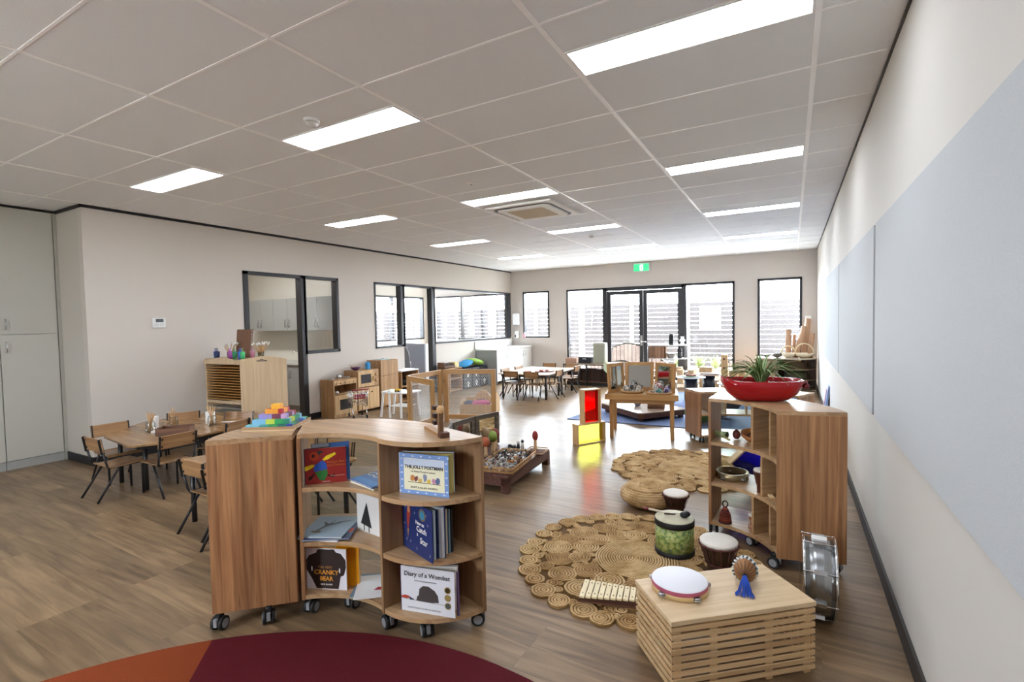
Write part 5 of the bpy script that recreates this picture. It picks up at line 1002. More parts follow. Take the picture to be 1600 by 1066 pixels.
# ================================================================ along the glazed wall
t = thing('nature_table', 'long table with thin black legs in front of the left side light, wicker baskets beneath', 'table', (-5.05, 9.0, 0)); part('tabletop', MB().box(0, 1.25, 0, .6, .53, .55), W_TW, t); part('frame', MB().box(.02, 1.23, .02, .04, .505, .53).box(.02, 1.23, .56, .58, .505, .53), BLK, t)
for x, y in ((.03, .03), (1.2, .03), (.03, .56), (1.2, .56), (.62, .03)): part('leg', MB().cyl((x, y, 0), (x, y, .53), .016), BLK, t)
for k in range(3):
    t = thing('wicker_basket', ['leftmost', 'middle', 'rightmost'][k]+' of the three dark wicker baskets under the nature table', 'basket', (-4.82+k*.4, 9.35, .1), 0, 'dark wicker baskets'); mb = MB()
    for z in range(14): mb.tube([(-.17, -.15, .012+z*.021), (.17, -.15, .012+z*.021), (.17, .15, .012+z*.021), (-.17, .15, .012+z*.021)], .011, 6, closed=True)
    part('weave', mb, wood('wicker_%d' % k, '#5b4034', '#33231d', 'z', (1, 0, 0), .03, .7, cvar=.4), t); part('basket_bottom', MB().box(-.17, .17, -.15, .15, 0, .012), BLKR, t)
t = thing('low_plinth', 'dark low plinth under the wicker baskets', 'plinth', (-5.0, 9.15, 0)); part('plinth', MB().box(0, 1.15, 0, .42, 0, .08), BLK, t); part('board', MB().box(0, 1.15, 0, .42, .08, .1), W_BR, t)
t = thing('brown_box', 'pinkish brown open box at the left end of the nature table', 'box', (-4.86, 9.2, .55)); part('box', MB().box(-.14, .14, -.1, .1, 0, .01).box(-.14, .14, -.1, -.09, 0, .12).box(-.14, .14, .09, .1, 0, .12).box(-.14, -.13, -.1, .1, 0, .12).box(.13, .14, -.1, .1, 0, .12), C('#b48d76', .6), t); part('contents', MB().ell((0, 0, .07), (.11, .07, .04)), C('#8a6a58', .8), t)
t = thing('black_basket', 'black basket with white handles on the nature table', 'basket', (-4.48, 9.15, .55)); part('basket', MB().box(-.16, .16, -.11, .11, 0, .16), C('#26242a', .6), t, bev=.015); part('handle', MB().tube([(-.04, -.115, .1), (-.02, -.13, .12), (.02, -.13, .12), (.04, -.115, .1)], .008), WHT, t)
t = thing('grey_organiser', 'tall rounded grey-green box on the right of the nature table', 'box', (-4.13, 9.2, .55)); part('body', MB().box(-.15, .15, -.12, .12, 0, .5), C('#9c9d8c', .6), t, bev=.03, seg=4); part('opening', MB().box(-.1, .1, -.05, .05, .495, .505), C('#6f7064', .6), t)
t = thing('paper_bag', 'pale green cloth hanging over the front edge of the nature table', 'cloth', (-3.88, 9.0, .55)); part('cloth', MB().add([(-.12, .0, .004), (.12, .1, .004), (.16, -.012, .004), (-.1, -.02, .004), (.15, -.025, -.12), (.0, -.03, -.22), (-.09, -.03, -.14)], [(0, 1, 2, 3), (3, 2, 4, 5, 6)]), C('#cfe0c0', .8), t); part('fold', MB().bar((-.1, -.02, .004), (.16, -.014, .004), .01, .008), C('#dfeccf', .8), t)
t = thing('wire_stand', 'thin grey wire stand by the left window edge', 'stand', (-5.02, 9.4, .55)); part('wire', MB().tube([(0, 0, 0), (0, 0, .38), (.1, 0, .42), (.16, 0, .42)], .01), STL, t); part('base', MB().cyl((0, 0, 0), (0, 0, .01), .06), STL, t)
t = thing('metal_shelf', 'open shelf with slim metal uprights and white boards in front of the glazed doors', 'shelf', (-3.05, 9.5, 0))
for x in (0, .82):
    for y in (0, .3): part('upright', MB().cyl((x, y, 0), (x, y, .99), .011), C('#5c544c', .4, .5), t)
for z in (.12, .36, .66, .97): part('board', MB().box(-.01, .83, -.01, .31, z, z+.018), WLAM, t)
t = thing('slatted_crate', 'vertical-slatted timber box on the second board of the metal shelf', 'crate', (-2.88, 9.38, .68)); part('slats', MB().box(-.17, .22, .1, .12, 0, .27).box(-.17, .22, .3, .32, 0, .27).box(-.17, -.15, .1, .32, 0, .27).box(.2, .22, .1, .32, 0, .27), wood('crate_slats', '#a97f5c', '#7d5a3f', 'z', (1, 0, 0), .03, .6, cvar=.3), t); part('base', MB().box(-.15, .2, .12, .3, 0, .012), W_BR, t)
t = thing('black_vase', 'tall black vase on top of the metal shelf', 'vase', (-2.55, 9.6, .988)); part('body', MB().lathe([(.05, 0), (.058, .02), (.058, .22), (.05, .24)], 18), BLK, t); part('rim', MB().lathe([(.05, .24), (.054, .25)], 18), BLKR, t)
t = thing('white_vase', 'white faceted ornament on the right end of the metal shelf top', 'vase', (-2.3, 9.6, .988)); part('body', MB().lathe([(.06, 0), (.03, .06), (.07, .1), (.03, .16)], 7, smooth=False), WHT, t); part('neck', MB().lathe([(.03, .16), (.045, .19)], 7), WHT, t)
t = thing('black_bottle', 'tall black bottle on the right of the second board of the metal shelf', 'bottle', (-2.36, 9.6, .678)); part('body', MB().lathe([(.05, 0), (.055, .02), (.055, .2), (.03, .24), (.025, .28)], 16), BLK, t); part('label_band', MB().lathe([(.056, .06), (.056, .14)], 16), C('#3a3a3c', .4), t)
t = thing('grey_bowls', 'grey basket on the second board of the metal shelf, beside the slatted box', 'basket', (-2.56, 9.6, .678)); part('basket', MB().lathe([(.07, 0), (.1, .1), (.09, .1), (.06, .01)], 18), C('#8c8378', .7), t); part('rim', MB().lathe([(.1, .1), (.105, .11), (.09, .11)], 18), C('#756c61', .7), t)
t = thing('wooden_tray_box', 'shallow timber box on the lower board of the metal shelf', 'box', (-2.5, 9.56, .378)); part('box', MB().box(-.2, .2, -.1, .1, 0, .1), W_KL, t, bev=.004); part('contents', MB().ell((0, 0, .1), (.16, .07, .02)), C('#8a9a80', .8), t)
for k, (x, y, w, h, z, lb) in enumerate(((-1.40, 9.55, .13, .78, 0, 'tall upright hollow timber block with drilled holes in front of the glazing'), (-1.22, 9.5, .15, .44, 0, 'medium hollow timber block right of the tall one'), (-1.05, 9.55, .12, .44, 0, 'medium hollow timber block second right of the tall one'), (-1.78, 9.5, .26, .26, .24, 'wide hollow timber block on top of another, left of the tall one'), (-1.78, 9.5, .26, .235, 0, 'wide hollow timber block at the bottom of the left pile'), (-1.58, 9.35, .16, .24, 0, 'small hollow timber block between the pile and the tall block'), (-2.07, 9.4, .12, .3, .14, 'hollow timber block left of the pile, second from the metal shelf'), (-2.3, 9.35, .12, .3, .14, 'hollow timber block nearest the metal shelf'))):
    t = thing('hollow_block', lb, 'toy block', (x, y, z), 0, 'hollow timber blocks'); part('block', MB().box(-w/2, w/2, -.07, .07, 0, h), W_KL, t, bev=.004); hb = MB(); nh = max(1, int(h/.24))
    for i in range(nh+ (1 if h > .7 else 0)):
        hb.cyl((0, -.0705, h*(i+.5)/(nh+(1 if h > .7 else 0))), (0, -.072, h*(i+.5)/(nh+(1 if h > .7 else 0))), .022, n=12)
    part('drilled_hole', hb, C('#4f3218', .8), t)
t = thing('block_bench', 'low pale bench board under the two left hollow blocks', 'bench', (-2.42, 9.28, 0)); part('board', MB().box(0, .5, 0, .22, .12, .14), W_TW, t); part('feet', MB().box(.02, .05, .02, .2, 0, .12).box(.45, .48, .02, .2, 0, .12), W_TW, t)
# ---- far right corner shelf, tubes, baskets
W_FR = wood('far_shelf', '#8a6f55', '#6b543f', 'z', (1, 0, 0), .05, .5, cvar=.2)
t = thing('corner_shelf', 'brown curved shelf with dark baskets in the far right corner, pale top', 'shelf', (-.80, 9.45, 0))
part('top', MB().prism([(0, .1), (.3, .02)]+arc((.72, .42), .44, -100, -12, 12)+[(1.15, .62), (0, .62)], .70, .72), W_TW, t)
for z in (.06, .26, .48): part('shelf', MB().prism([(.44, .06)]+arc((.72, .42), .42, -100, -12, 12)+[(1.13, .6), (.44, .6)], z, z+.02), W_FR, t)
part('left_cabinet', MB().box(.02, .40, .06, .6, .06, .70), wood('far_cabinet', '#b79b7c', '#97795b', 'z', (1, 0, 0), .06, .5, cvar=.15), t, bev=.003); part('back', MB().box(.42, 1.14, .58, .6, .06, .70), W_FR, t); part('side_panel', MB().box(1.12, 1.14, .35, .6, .06, .70), W_FR, t); part('post', MB().box(.42, .44, .05, .6, .06, .70), W_FR, t)
for z, lb, c in ((.28, 'dark green-brown basket on the middle shelf of the far corner shelf', '#5f5c42'), (.50, 'brown basket on the upper shelf of the far corner shelf', '#6b5540'), (.08, 'basket with pale shapes on the bottom shelf of the far corner shelf', '#6a6048')):
    t = thing('round_basket', lb, 'basket', (-.04, 9.78, z), 0, 'baskets in the far corner shelf'); mb = MB()
    for k in range(7): mb.tube([(.2*math.cos(a*PI/10), .16*math.sin(a*PI/10), .01+k*.02) for a in range(20)], .011, 5, closed=True)
    part('weave', mb, C(c, .8), t); part('contents', MB().ell((0, 0, .09), (.16, .12, .05)), C('#8f8468', .8), t)
def ctube(label, p, q, r):
    t = thing('cardboard_tube', label, 'tube', p, 0, 'cardboard tubes'); d = Vector(q)-Vector(p)
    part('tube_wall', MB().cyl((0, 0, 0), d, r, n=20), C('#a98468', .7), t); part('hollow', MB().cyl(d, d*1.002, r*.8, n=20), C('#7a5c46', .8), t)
ctube('upright wide cardboard tube, leftmost on the far corner shelf', (-.17, 9.93, .72), (-.17, 9.95, 1.32), .055); ctube('leaning brown cardboard tube left of centre on the far corner shelf', (-.04, 9.86, .72), (.12, 10.1, 1.36), .055); ctube('tallest grey-brown tube leaning in the corner', (.12, 9.98, .72), (.20, 10.25, 1.52), .06); ctube('short pinkish tube at the right of the far corner shelf', (.22, 9.85, .72), (.27, 10.0, 1.22), .05); ctube('thin brown tube behind the upright one', (-.07, 10.0, .72), (-.06, 10.05, 1.2), .035)
def hoop(label, x, y, z, w, h, rz):
    t = thing('cane_hoop_basket', label, 'basket', (x, y, z), rz, 'pale cane hoop baskets'); part('bowl', MB().lathe([(w*.4, 0), (w*.85, .05), (w, .1), (w*.9, .1), (w*.4, .01)], 20), C('#d9cdb4', .7), t); part('hoop', MB().tube([(w*math.cos(a*PI/12), 0, .1+h*math.sin(a*PI/12)) for a in range(13)], .014, 6), C('#cbb894', .7), t)
hoop('pale cane hoop basket on the left of the far corner shelf top', -.17, 9.72, .72, .13, .15, .1); hoop('pale cane hoop basket on the right of the far corner shelf top', .12, 9.74, .72, .17, .2, -.2)
for x, w, lb in ((-.58, .035, 'left small dark ornament on the far corner shelf top'), (-.38, .055, 'right small dark ornament on the far corner shelf top')):
    t = thing('small_ornament', lb, 'ornament', (x, 9.75, .72)); part('body', MB().ell((0, 0, w*.9), (w*1.6, w, w*.9)), C('#5c5850', .6), t); part('head', MB().ell((w*1.5, 0, w*1.5), (w*.5, w*.5, w*.5)), C('#3e3b38', .6), t)
for k, (y, c, h, lb) in enumerate(((6.55, '#c78a8c', .5, 'pink-edged flat board leaning on the right wall'), (6.3, '#8fa6d0', .58, 'pale blue flat board leaning on the right wall'))):
    t = thing('leaning_board', lb, 'board', (XR-.09, y, 0), (0, R(8), 0)); part('board', MB().box(0, .02, -.12, .12, 0, h), C(c, .5), t, bev=.006); part('edge_strip', MB().box(-.004, 0, -.12, -.08, 0, h), C('#3d4a78', .5), t)
# ================================================================ jute rugs, pouf
def jute(name, c, d, scale=220):
    m, nt, b = newmat(name); n = nt.nodes; l = nt.links; tc = n.new('ShaderNodeTexCoord')
    no = n.new('ShaderNodeTexNoise'); no.inputs['Scale'].default_value = scale; no.inputs['Detail'].default_value = 3; l.new(tc.outputs['Object'], no.inputs['Vector'])
    n2 = n.new('ShaderNodeTexNoise'); n2.inputs['Scale'].default_value = 9; l.new(tc.outputs['Object'], n2.inputs['Vector'])
    ad = n.new('ShaderNodeMath'); ad.operation = 'MULTIPLY_ADD'; ad.inputs[1].default_value = .5; l.new(n2.outputs['Fac'], ad.inputs[0]); 
    hf = n.new('ShaderNodeMath'); hf.operation = 'MULTIPLY'; hf.inputs[1].default_value = .55; l.new(no.outputs['Fac'], hf.inputs[0]); l.new(hf.outputs[0], ad.inputs[2])
    rp = n.new('ShaderNodeValToRGB'); rp.color_ramp.elements[0].position = .38; rp.color_ramp.elements[0].color = lin(d); rp.color_ramp.elements[1].position = .62; rp.color_ramp.elements[1].color = lin(c); l.new(ad.outputs[0], rp.inputs['Fac']); l.new(rp.outputs['Color'], b.inputs['Base Color'])
    bp = n.new('ShaderNodeBump'); bp.inputs['Strength'].default_value = .6; bp.inputs['Distance'].default_value = .004; l.new(no.outputs['Fac'], bp.inputs['Height']); l.new(bp.outputs[0], b.inputs['Normal']); b.inputs['Roughness'].default_value = .9; b.inputs['Specular IOR Level'].default_value = .2
    return m
JT = [jute('jute_a', '#d6b78a', '#a1804f'), jute('jute_b', '#c6a577', '#8f6d40'), jute('jute_c', '#dcc093', '#ab8954')]; JTD = plain('jute_backing', '#6e5230', .95); JTG = jute('jute_groove_shade', '#a3814f', '#765630')  # dark rug backing, and a darker jute painting shade into the grooves
def coil(mb, cx, cy, r, hgt, m, wr=.0175, n=40):
    k = max(2, int(r/wr)); w = r/k; prof = []
    for i in range(k): 
        ro = r-i*w
        prof += [(ro, hgt*.15), (ro-w*.14, hgt*.75), (ro-w*.5, hgt), (ro-w*.86, hgt*.75)]
    prof = [(r*.99, .001)]+prof+[(.002, hgt*.6)]
    ph = random.uniform(0, 6.28); vs = []; fs = []
    nn = max(16, min(n, int(r*190)+12))
    for rr_, z in prof:
        for j in range(nn): a = 2*PI*j/nn; q = rr_*(1+.02*math.sin(3*a+ph)+.012*math.sin(7*a+ph*2))-w*(a/(2*PI))*.0; vs.append((cx+q*math.cos(a), cy+q*math.sin(a), z+.0012*math.sin(11*a+rr_*90+ph)))
    for i in range(len(prof)-1):
        for j in range(nn): fs.append((i*nn+j, i*nn+(j+1) % nn, (i+1)*nn+(j+1) % nn, (i+1)*nn+j))
    gi = [4*(i//4)*0+i for i in range(len(prof)-1)]
    o_ = len(mb.v); mb.v += vs
    for i in range(len(prof)-1):
        gm_ = 4 if (i > 0 and (i % 4 == 0 or (i-1) % 4 == 0)) else m  # crease faces between ridges get the darker jute as painted shade
        for f in fs[i*nn:(i+1)*nn]: mb.f.append(tuple(q+o_ for q in f)); mb.m.append(gm_); mb.s.append(True)
def juterug(label, cx, cy, Rr, big, seed):
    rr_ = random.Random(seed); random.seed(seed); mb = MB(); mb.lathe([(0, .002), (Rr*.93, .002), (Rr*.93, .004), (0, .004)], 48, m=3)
    cs = [(0, 0, big)]
    for ring, (rad, nn, r0_, r1_) in enumerate(((big+.085, 14, .075, .10), (big+.25, 19, .085, .11), (Rr-.072, 33, .062, .08))):
        for i in range(nn): a = 2*PI*(i+rr_.uniform(-.15, .15))/nn; r = rr_.uniform(r0_, r1_); q = rad+rr_.uniform(-.02, .02); cs.append((q*math.cos(a), q*math.sin(a), r))
    for k in range(600):                                          # fill the gaps with small coils
        a = rr_.uniform(0, 2*PI); q = rr_.uniform(big, Rr-.06); x, y = q*math.cos(a), q*math.sin(a)
        g = min(math.hypot(x-u, y-v)-w for u, v, w in cs)
        if g > -.004: cs.append((x, y, max(.022, g+.02)))
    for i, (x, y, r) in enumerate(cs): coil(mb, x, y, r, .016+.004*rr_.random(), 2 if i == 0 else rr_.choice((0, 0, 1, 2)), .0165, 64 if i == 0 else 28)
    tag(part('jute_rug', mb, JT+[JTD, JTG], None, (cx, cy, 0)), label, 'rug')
juterug('round jute rug of coiled circles in the foreground, xylophone and drums on it', -1.005, .955, .79, .27, 3)
juterug('second round jute rug of coiled circles, further back behind the woven pouf', -1.10, 3.19, .76, .27, 8)
mb = MB(); prof = []; nR = 15
for i in range(nR+1): t_ = PI*(i/nR); prof.append((max(.02, .262*abs(math.sin(t_))**.75), .105-.105*math.cos(t_)*(1 if i else 1)))
for i in range(1, 15):
    a = PI*i/15; rad = .228*math.sin(a)**.62; z = .089-.075*math.cos(a)
    mb.tube([((rad+.004*math.sin(j*PI/3.2+i))*math.cos(j*PI/20), (rad+.004*math.sin(j*PI/3.2+i))*math.sin(j*PI/20), z+.003*math.sin(j*1.9+i*2)) for j in range(40)], .0165, 6, closed=True)
for k in range(1, 10): mb.tube([(.215*k/11*math.cos(j*PI/18), .215*k/11*math.sin(j*PI/18), .160) for j in range(36)], .012, 6, closed=True)
tag(part('woven_pouf', mb, JT[0], None, (-1.18, 2.0, 0)), 'round woven straw pouf on the floor between the two jute rugs', 'pouf')
# round carpet in front
mb = MB(); segs = [(-47, 88, 1), (88, 133.5, 1), (133.5, 200, 0), (200, 260, 2), (260, 313, 3)]
for a0, a1, m in segs: mb.prism([(0, 0)]+arc((0, 0), 1.9, a0, a1, 26), .001, .012, m)
CP = [plain('carpet_rust', '#8c4325', .95, bump=.5, bscale=320, var=.16, spec=.1), plain('carpet_maroon', '#5c1c24', .95, bump=.5, bscale=320, var=.16, spec=.1), plain('carpet_orange', '#a8552a', .95, bump=.5, bscale=320, var=.12, spec=.1), plain('carpet_wine', '#6e2230', .95, bump=.5, bscale=320, var=.12, spec=.1)]
tag(part('round_carpet', mb, CP, None, (-1.36, -2.245, 0)), 'large round carpet in maroon and rust segments at the bottom of the picture', 'rug')
SKY, VT, EXPO = 33.0, 0, 0.54
# ================================================================ instruments on the rug and crate
def djembe(label, x, y, z, r, H, body='#4a2c1c', stripe=True, skin='#e4dfd4', group=None):
    t = thing('djembe_drum', label, 'drum', (x, y, z), 0, group)
    part('body', MB().lathe([(r*.62, 0), (r*.60, H*.06), (r*.66, H*.35), (r*.9, H*.72), (r*1.0, H*.92), (r*.98, H*.96)], 28), wood('djembe_%d' % len(MATS), body, '#2a1810', 'z', (1, 1, 0), .012, .35, cvar=.35), t)
    part('drum_skin', MB().lathe([(r*1.01, H*.90), (r*1.03, H*.97), (r*.98, H), (r*.5, H*1.004), (0, H*1.004)], 28), C(skin, .7), t)
    rg = MB(); nn = 14
    rg.tube([(r*1.05*math.cos(a*PI/16), r*1.05*math.sin(a*PI/16), H*.89) for a in range(32)], r*.045, 6, closed=True)
    rg.tube([(r*.72*math.cos(a*PI/16), r*.72*math.sin(a*PI/16), H*.38) for a in range(32)], r*.035, 6, closed=True)
    for k in range(nn):
        a = 2*PI*k/nn; rg.cyl((r*1.05*math.cos(a), r*1.05*math.sin(a), H*.88), (r*.73*math.cos(a+.12), r*.73*math.sin(a+.12), H*.38), r*.022, n=5)
        rg.ell((r*1.06*math.cos(a), r*1.06*math.sin(a), H*.89), (r*.08, r*.08, r*.07), 0, 7, 5)
    part('rope_lacing', rg, C('#5a3030', .8), t); return t
djembe('small brown djembe with white skin standing beside the woven pouf', -.925, 1.85, 0, .096, .19)
djembe('brown djembe with white skin and red cord, just behind the slatted crate', -.50, 1.0, 0, .108, .225, '#3c2619')
# floor tom drum with patterned green shell
m, nt, b = newmat('green_batik'); n = nt.nodes; l = nt.links; tc = n.new('ShaderNodeTexCoord')
vo = n.new('ShaderNodeTexVoronoi'); vo.inputs['Scale'].default_value = 52; l.new(tc.outputs['Object'], vo.inputs['Vector'])
no = n.new('ShaderNodeTexNoise'); no.inputs['Scale'].default_value = 42; no.inputs['Detail'].default_value = 3; l.new(tc.outputs['Object'], no.inputs['Vector'])
rp = n.new('ShaderNodeValToRGB'); e = rp.color_ramp.elements; e[0].position = .0; e[0].color = lin('#2f4f2a'); e[1].position = 1; e[1].color = lin('#a3b064')
for p, c in ((.42, '#6f8a48'), (.5, '#98a85a'), (.6, '#b4bc78')): q = e.new(p); q.color = lin(c)
l.new(no.outputs['Fac'], rp.inputs['Fac'])
r2 = n.new('ShaderNodeValToRGB'); r2.color_ramp.interpolation = 'CONSTANT'; e = r2.color_ramp.elements; e[0].color = (1, 1, 1, 1); e[1].position = .22; e[1].color = (0, 0, 0, 1); l.new(vo.outputs['Distance'], r2.inputs['Fac'])
r3 = n.new('ShaderNodeValToRGB'); r3.color_ramp.interpolation = 'CONSTANT'; e = r3.color_ramp.elements; e[0].color = lin('#3c6f9a'); e[1].position = .5; e[1].color = lin('#7a4a38'); q = e.new(.7); q.color = lin('#dfe6b8'); l.new(vo.outputs['Color'], r3.inputs['Fac'])
mx = n.new('ShaderNodeMix'); mx.data_type = 'RGBA'; l.new(r2.outputs['Color'], mx.inputs[0]); l.new(rp.outputs['Color'], mx.inputs[6]); l.new(r3.outputs['Color'], mx.inputs[7]); l.new(mx.outputs[2], b.inputs['Base Color']); b.inputs['Roughness'].default_value = .5
t = thing('floor_drum', 'round green patterned drum with black rims on the front jute rug', 'drum', (-.80, 1.17, .012)); r = .125
part('shell', MB().lathe([(r, .03), (r, .20)], 36), m, t); part('lower_rim', MB().lathe([(r*1.0, 0), (r*1.04, .004), (r*1.04, .034), (r*1.0, .036)], 36), BLKR, t); part('upper_rim', MB().lathe([(r*1.0, .195), (r*1.04, .197), (r*1.04, .232), (r*1.01, .236)], 36), BLKR, t); part('drum_skin', MB().lathe([(r*1.01, .2), (r*1.01, .238), (r*.98, .242), (0, .242)], 36), plain('cream_skin', '#c9c4a8', .65, var=.12, bscale=12), t)
t = thing('drum_stick', 'pale wooden beater with black round head lying across the green drum skin', 'drumstick', (-.80, 1.17, .262), R(-6)); part('shaft', MB().cyl((-.20, .01, .004), (.045, .0, .008), .007, n=10), C('#e6d8c2', .5), t); part('handle_tip', MB().cyl((-.22, .011, .004), (-.18, .009, .004), .0085, n=10), C('#9a4450', .5), t); part('beater_head', MB().ell((.065, 0, .016), (.028, .02, .02)), BLKR, t)
t = thing('drum_stick', 'second beater with black round head, just behind the first on the green drum', 'drumstick', (-.77, 1.19, .262), R(20)); part('beater_head', MB().ell((.045, -.022, .018), (.022, .019, .019)), BLKR, t); part('shaft', MB().cyl((-.10, .0, .006), (.03, -.02, .012), .006, n=10), C('#3a3330', .5), t)
# xylophone
a = math.atan2(.10, .32); t = thing('xylophone', 'pale wooden xylophone with eleven bars on the front jute rug', 'xylophone', (-1.14, .275, .018), R(14))
def xb(i): return .012+i*.0335
part('side_rail', MB().bar((.0, .03, .022), (.385, .045, .022), .016, .036).bar((.0, .145, .022), (.385, .118, .022), .016, .036), C('#5a3a2e', .6), t); part('base_board', MB().bar((.01, .03, .008), (.38, .03, .008), .02, .012).bar((.01, .03, .008), (.01, .14, .008), .016, .016).bar((.375, .04, .008), (.375, .12, .008), .016, .016), C('#6a4636', .6), t)
for i in range(11):
    h = .095-.0035*i; o = part('bar', MB().box(-.0145, .0145, -h, h, .041, .053), C('#e8d9ae', .45), t, (xb(i)+.012, .086, 0), R(-3), bev=.003); p = part('pegs', MB().cyl((0, -h*.62, .053), (0, -h*.62, .056), .003, n=8).cyl((0, h*.62, .053), (0, h*.62, .056), .003, n=8), C('#6b4a30', .5), o)
for k, (p, q, lb) in enumerate((((-1.155, .60, .03), (-1.04, .435, .075), 'thin mallet standing up at the left behind the xylophone'), ((-1.04, .45, .04), (-.965, .575, .03), 'thin mallet lying on the rug behind the xylophone'))):
    t = thing('mallet', lb, 'mallet', p, 0); d = Vector(q)-Vector(p); part('stick', MB().cyl((0, 0, 0), d, .0035, n=6), C('#cfae84', .5), t); part('tip', MB().ell((0, 0, 0), (.006, .006, .006)), C('#d8bd95', .5), t)
# slatted crate
cx0, cy0 = -.545, -.165; ca = math.atan2(.46, .545); CA = R(40.2); L_, D_ = .70, .355
t = thing('slatted_crate', 'pale pine slatted crate with a flat maple lid in the right foreground', 'crate', (cx0, cy0, 0), CA)
part('lid', MB().box(0, L_, 0, D_, .305, .327), W_M, t, bev=.003)
for k in range(9):
    z = .018+k*.0322; hh = .0205; sl = part('front_slat', MB().box(.002, L_-.002, .004, .011, z, z+hh), W_P, t, bev=.001); part('rear_slat', MB().box(.002, L_-.002, D_-.011, D_-.004, z, z+hh), W_P, t, bev=.0015)
    part('end_slat', MB().box(.004, .011, .012, D_-.012, z, z+hh), W_P, t, bev=.0015); part('end_slat', MB().box(L_-.011, L_-.004, .012, D_-.012, z, z+hh), W_P, t, bev=.0015)
for x in (.02, .19, .46, L_-.05):
    for y in (.0115, D_-.0235): part('upright_batten', MB().box(x, x+.03, y, y+.012, .0, .305), W_P, t)
def cl(x, y): return (cx0+x*math.cos(CA)-y*math.sin(CA), cy0+x*math.sin(CA)+y*math.cos(CA))
def tambourine(label, x, y, z, r, h, skin, hoop, band=None, rot=0):
    t = thing('tambourine', label, 'tambourine', (x, y, z), rot)
    part('hoop', MB().lathe([(r, 0), (r, h), (r-.007, h), (r-.007, 0)], 40), hoop, t)
    if skin: part('drum_skin', MB().lathe([(r+.001, h-.006), (r+.001, h), (r-.004, h+.003), (0, h+.003)], 40), skin, t)
    if band: part('pink_band', MB().lathe([(r+.0015, h*.55), (r+.002, h*.6), (r+.002, h*.95), (r+.0012, h)], 40), band, t)
    j = MB()
    for k in range(5):
        a = 2*PI*k/5+.5; c, s_ = math.cos(a), math.sin(a); 
        for dz in (-.004, .004): j.lathe([(.0, -.001), (.017, -.0015), (.018, .0), (.008, .002), (0, .002)], 14, (c*(r+.003), s_*(r+.003), h*.38+dz))
    part('jingle', j, STL, t); return t
x, y = cl(.17, .235); tambourine('round tambourine with white skin and pink band on the pale crate lid', x, y, .328, .125, .042, C('#e9eaf0', .6), C('#e0c592', .5), C('#b85a74', .5))
x, y = cl(.50, .215); t = thing('shaker_gourd', 'brown gourd shaker netted with white beads and a blue tassel, on the crate lid', 'shaker', (x, y, .328), R(4))
part('gourd', MB().ell((0, 0, .058), (.05, .066, .056)), C('#9a6a3c', .5), t); mb = MB(); 
for k in range(90):
    a = 2.399*k; u = .15-.95*(k/90.0)*1.0; v = math.sqrt(max(0, 1-u*u)); p = Vector((.054*v*math.cos(a), .07*(-u if False else u*1.0), .0)); p = Vector((.0535*v*math.cos(a), .069*(-u), .058+.0595*v*math.sin(a)))
    mb.ell(p, (.0052, .0052, .0052), k % 4 == 0, 6, 4)
part('bead_net', mb, [C('#e4e8e6', .4), C('#2f6f8c', .4)], t); tb = MB()
for k in range(16): 
    a = 2*PI*k/16; tb.tube([(0, -.068, .062), (.032*math.cos(a), -.056, .062+.034*math.sin(a)), (.05*math.cos(a), -.018, .058+.054*math.sin(a))], .0013, 4)
part('cord', tb, C('#3a2c26', .7), t); tb = MB(); q = random.Random(2)
for k in range(60): e1 = q.uniform(-.03, .03); tb.tube([(q.uniform(-.006, .006), -.07, .065), (e1*.6, -.092, .045), (e1, -.105-q.uniform(0, .02), .008), (e1*1.4, -.125-q.uniform(0, .03), .004)], .0016, 4)
part('blue_tassel', tb, C('#2450b4', .7), t)
# steel drum on edge by the wall
t = thing('steel_snare_drum', 'shiny chrome drum standing on its edge beside the music shelf, near the wall', 'drum', (.015, .80, .214), (0, R(91), R(1))); r = .196; hw = .07
part('shell', MB().lathe([(r-.006, -hw), (r-.006, -.03), (r-.001, -.025), (r-.005, -.015), (r-.001, -.005), (r-.005, .005), (r-.001, .015), (r-.005, .025), (r-.006, .03), (r-.006, hw)], 64), plain('drum_chrome', '#a9acae', .27, 1), t)
for s_ in (-1, 1): part('hoop', MB().tube([((r+.004)*math.cos(a*PI/32), (r+.004)*math.sin(a*PI/32), s_*hw) for a in range(64)], .007, 8, closed=True).lathe([(r-.002, s_*hw-.006), (r+.003, s_*hw-.006), (r+.003, s_*hw+.006), (r-.002, s_*hw+.006)], 64), CHR, t)
for s_ in (-1, 1): part('drum_head', MB().lathe([(0, s_*(hw-.004)-.0005), (r-.006, s_*(hw-.004)-.0005), (r-.006, s_*(hw-.004)+.0005), (0, s_*(hw-.004)+.0005)], 48), C('#dcdcd8', .6), t)
for k in range(8):
    lg = MB()
    a = PI*k/4+.3; c, s_ = math.cos(a), math.sin(a); M = RotZ(a)
    lg.box(r-.004, r+.014, -.011, .011, -.028, .028, 0, M); lg.cyl(M @ Vector((r+.010, 0, -hw)), M @ Vector((r+.010, 0, hw)), .0035, n=6); lg.ell(M @ Vector((r+.010, 0, hw)), (.006, .006, .008)); lg.ell(M @ Vector((r+.010, 0, -hw)), (.006, .006, .008))
    part('tension_lug', lg, CHR, t)
part('strainer', MB().box(r-.002, r+.02, -.02, .02, -.035, .035, 0, RotZ(PI+.1)), WHT, t, bev=.003)
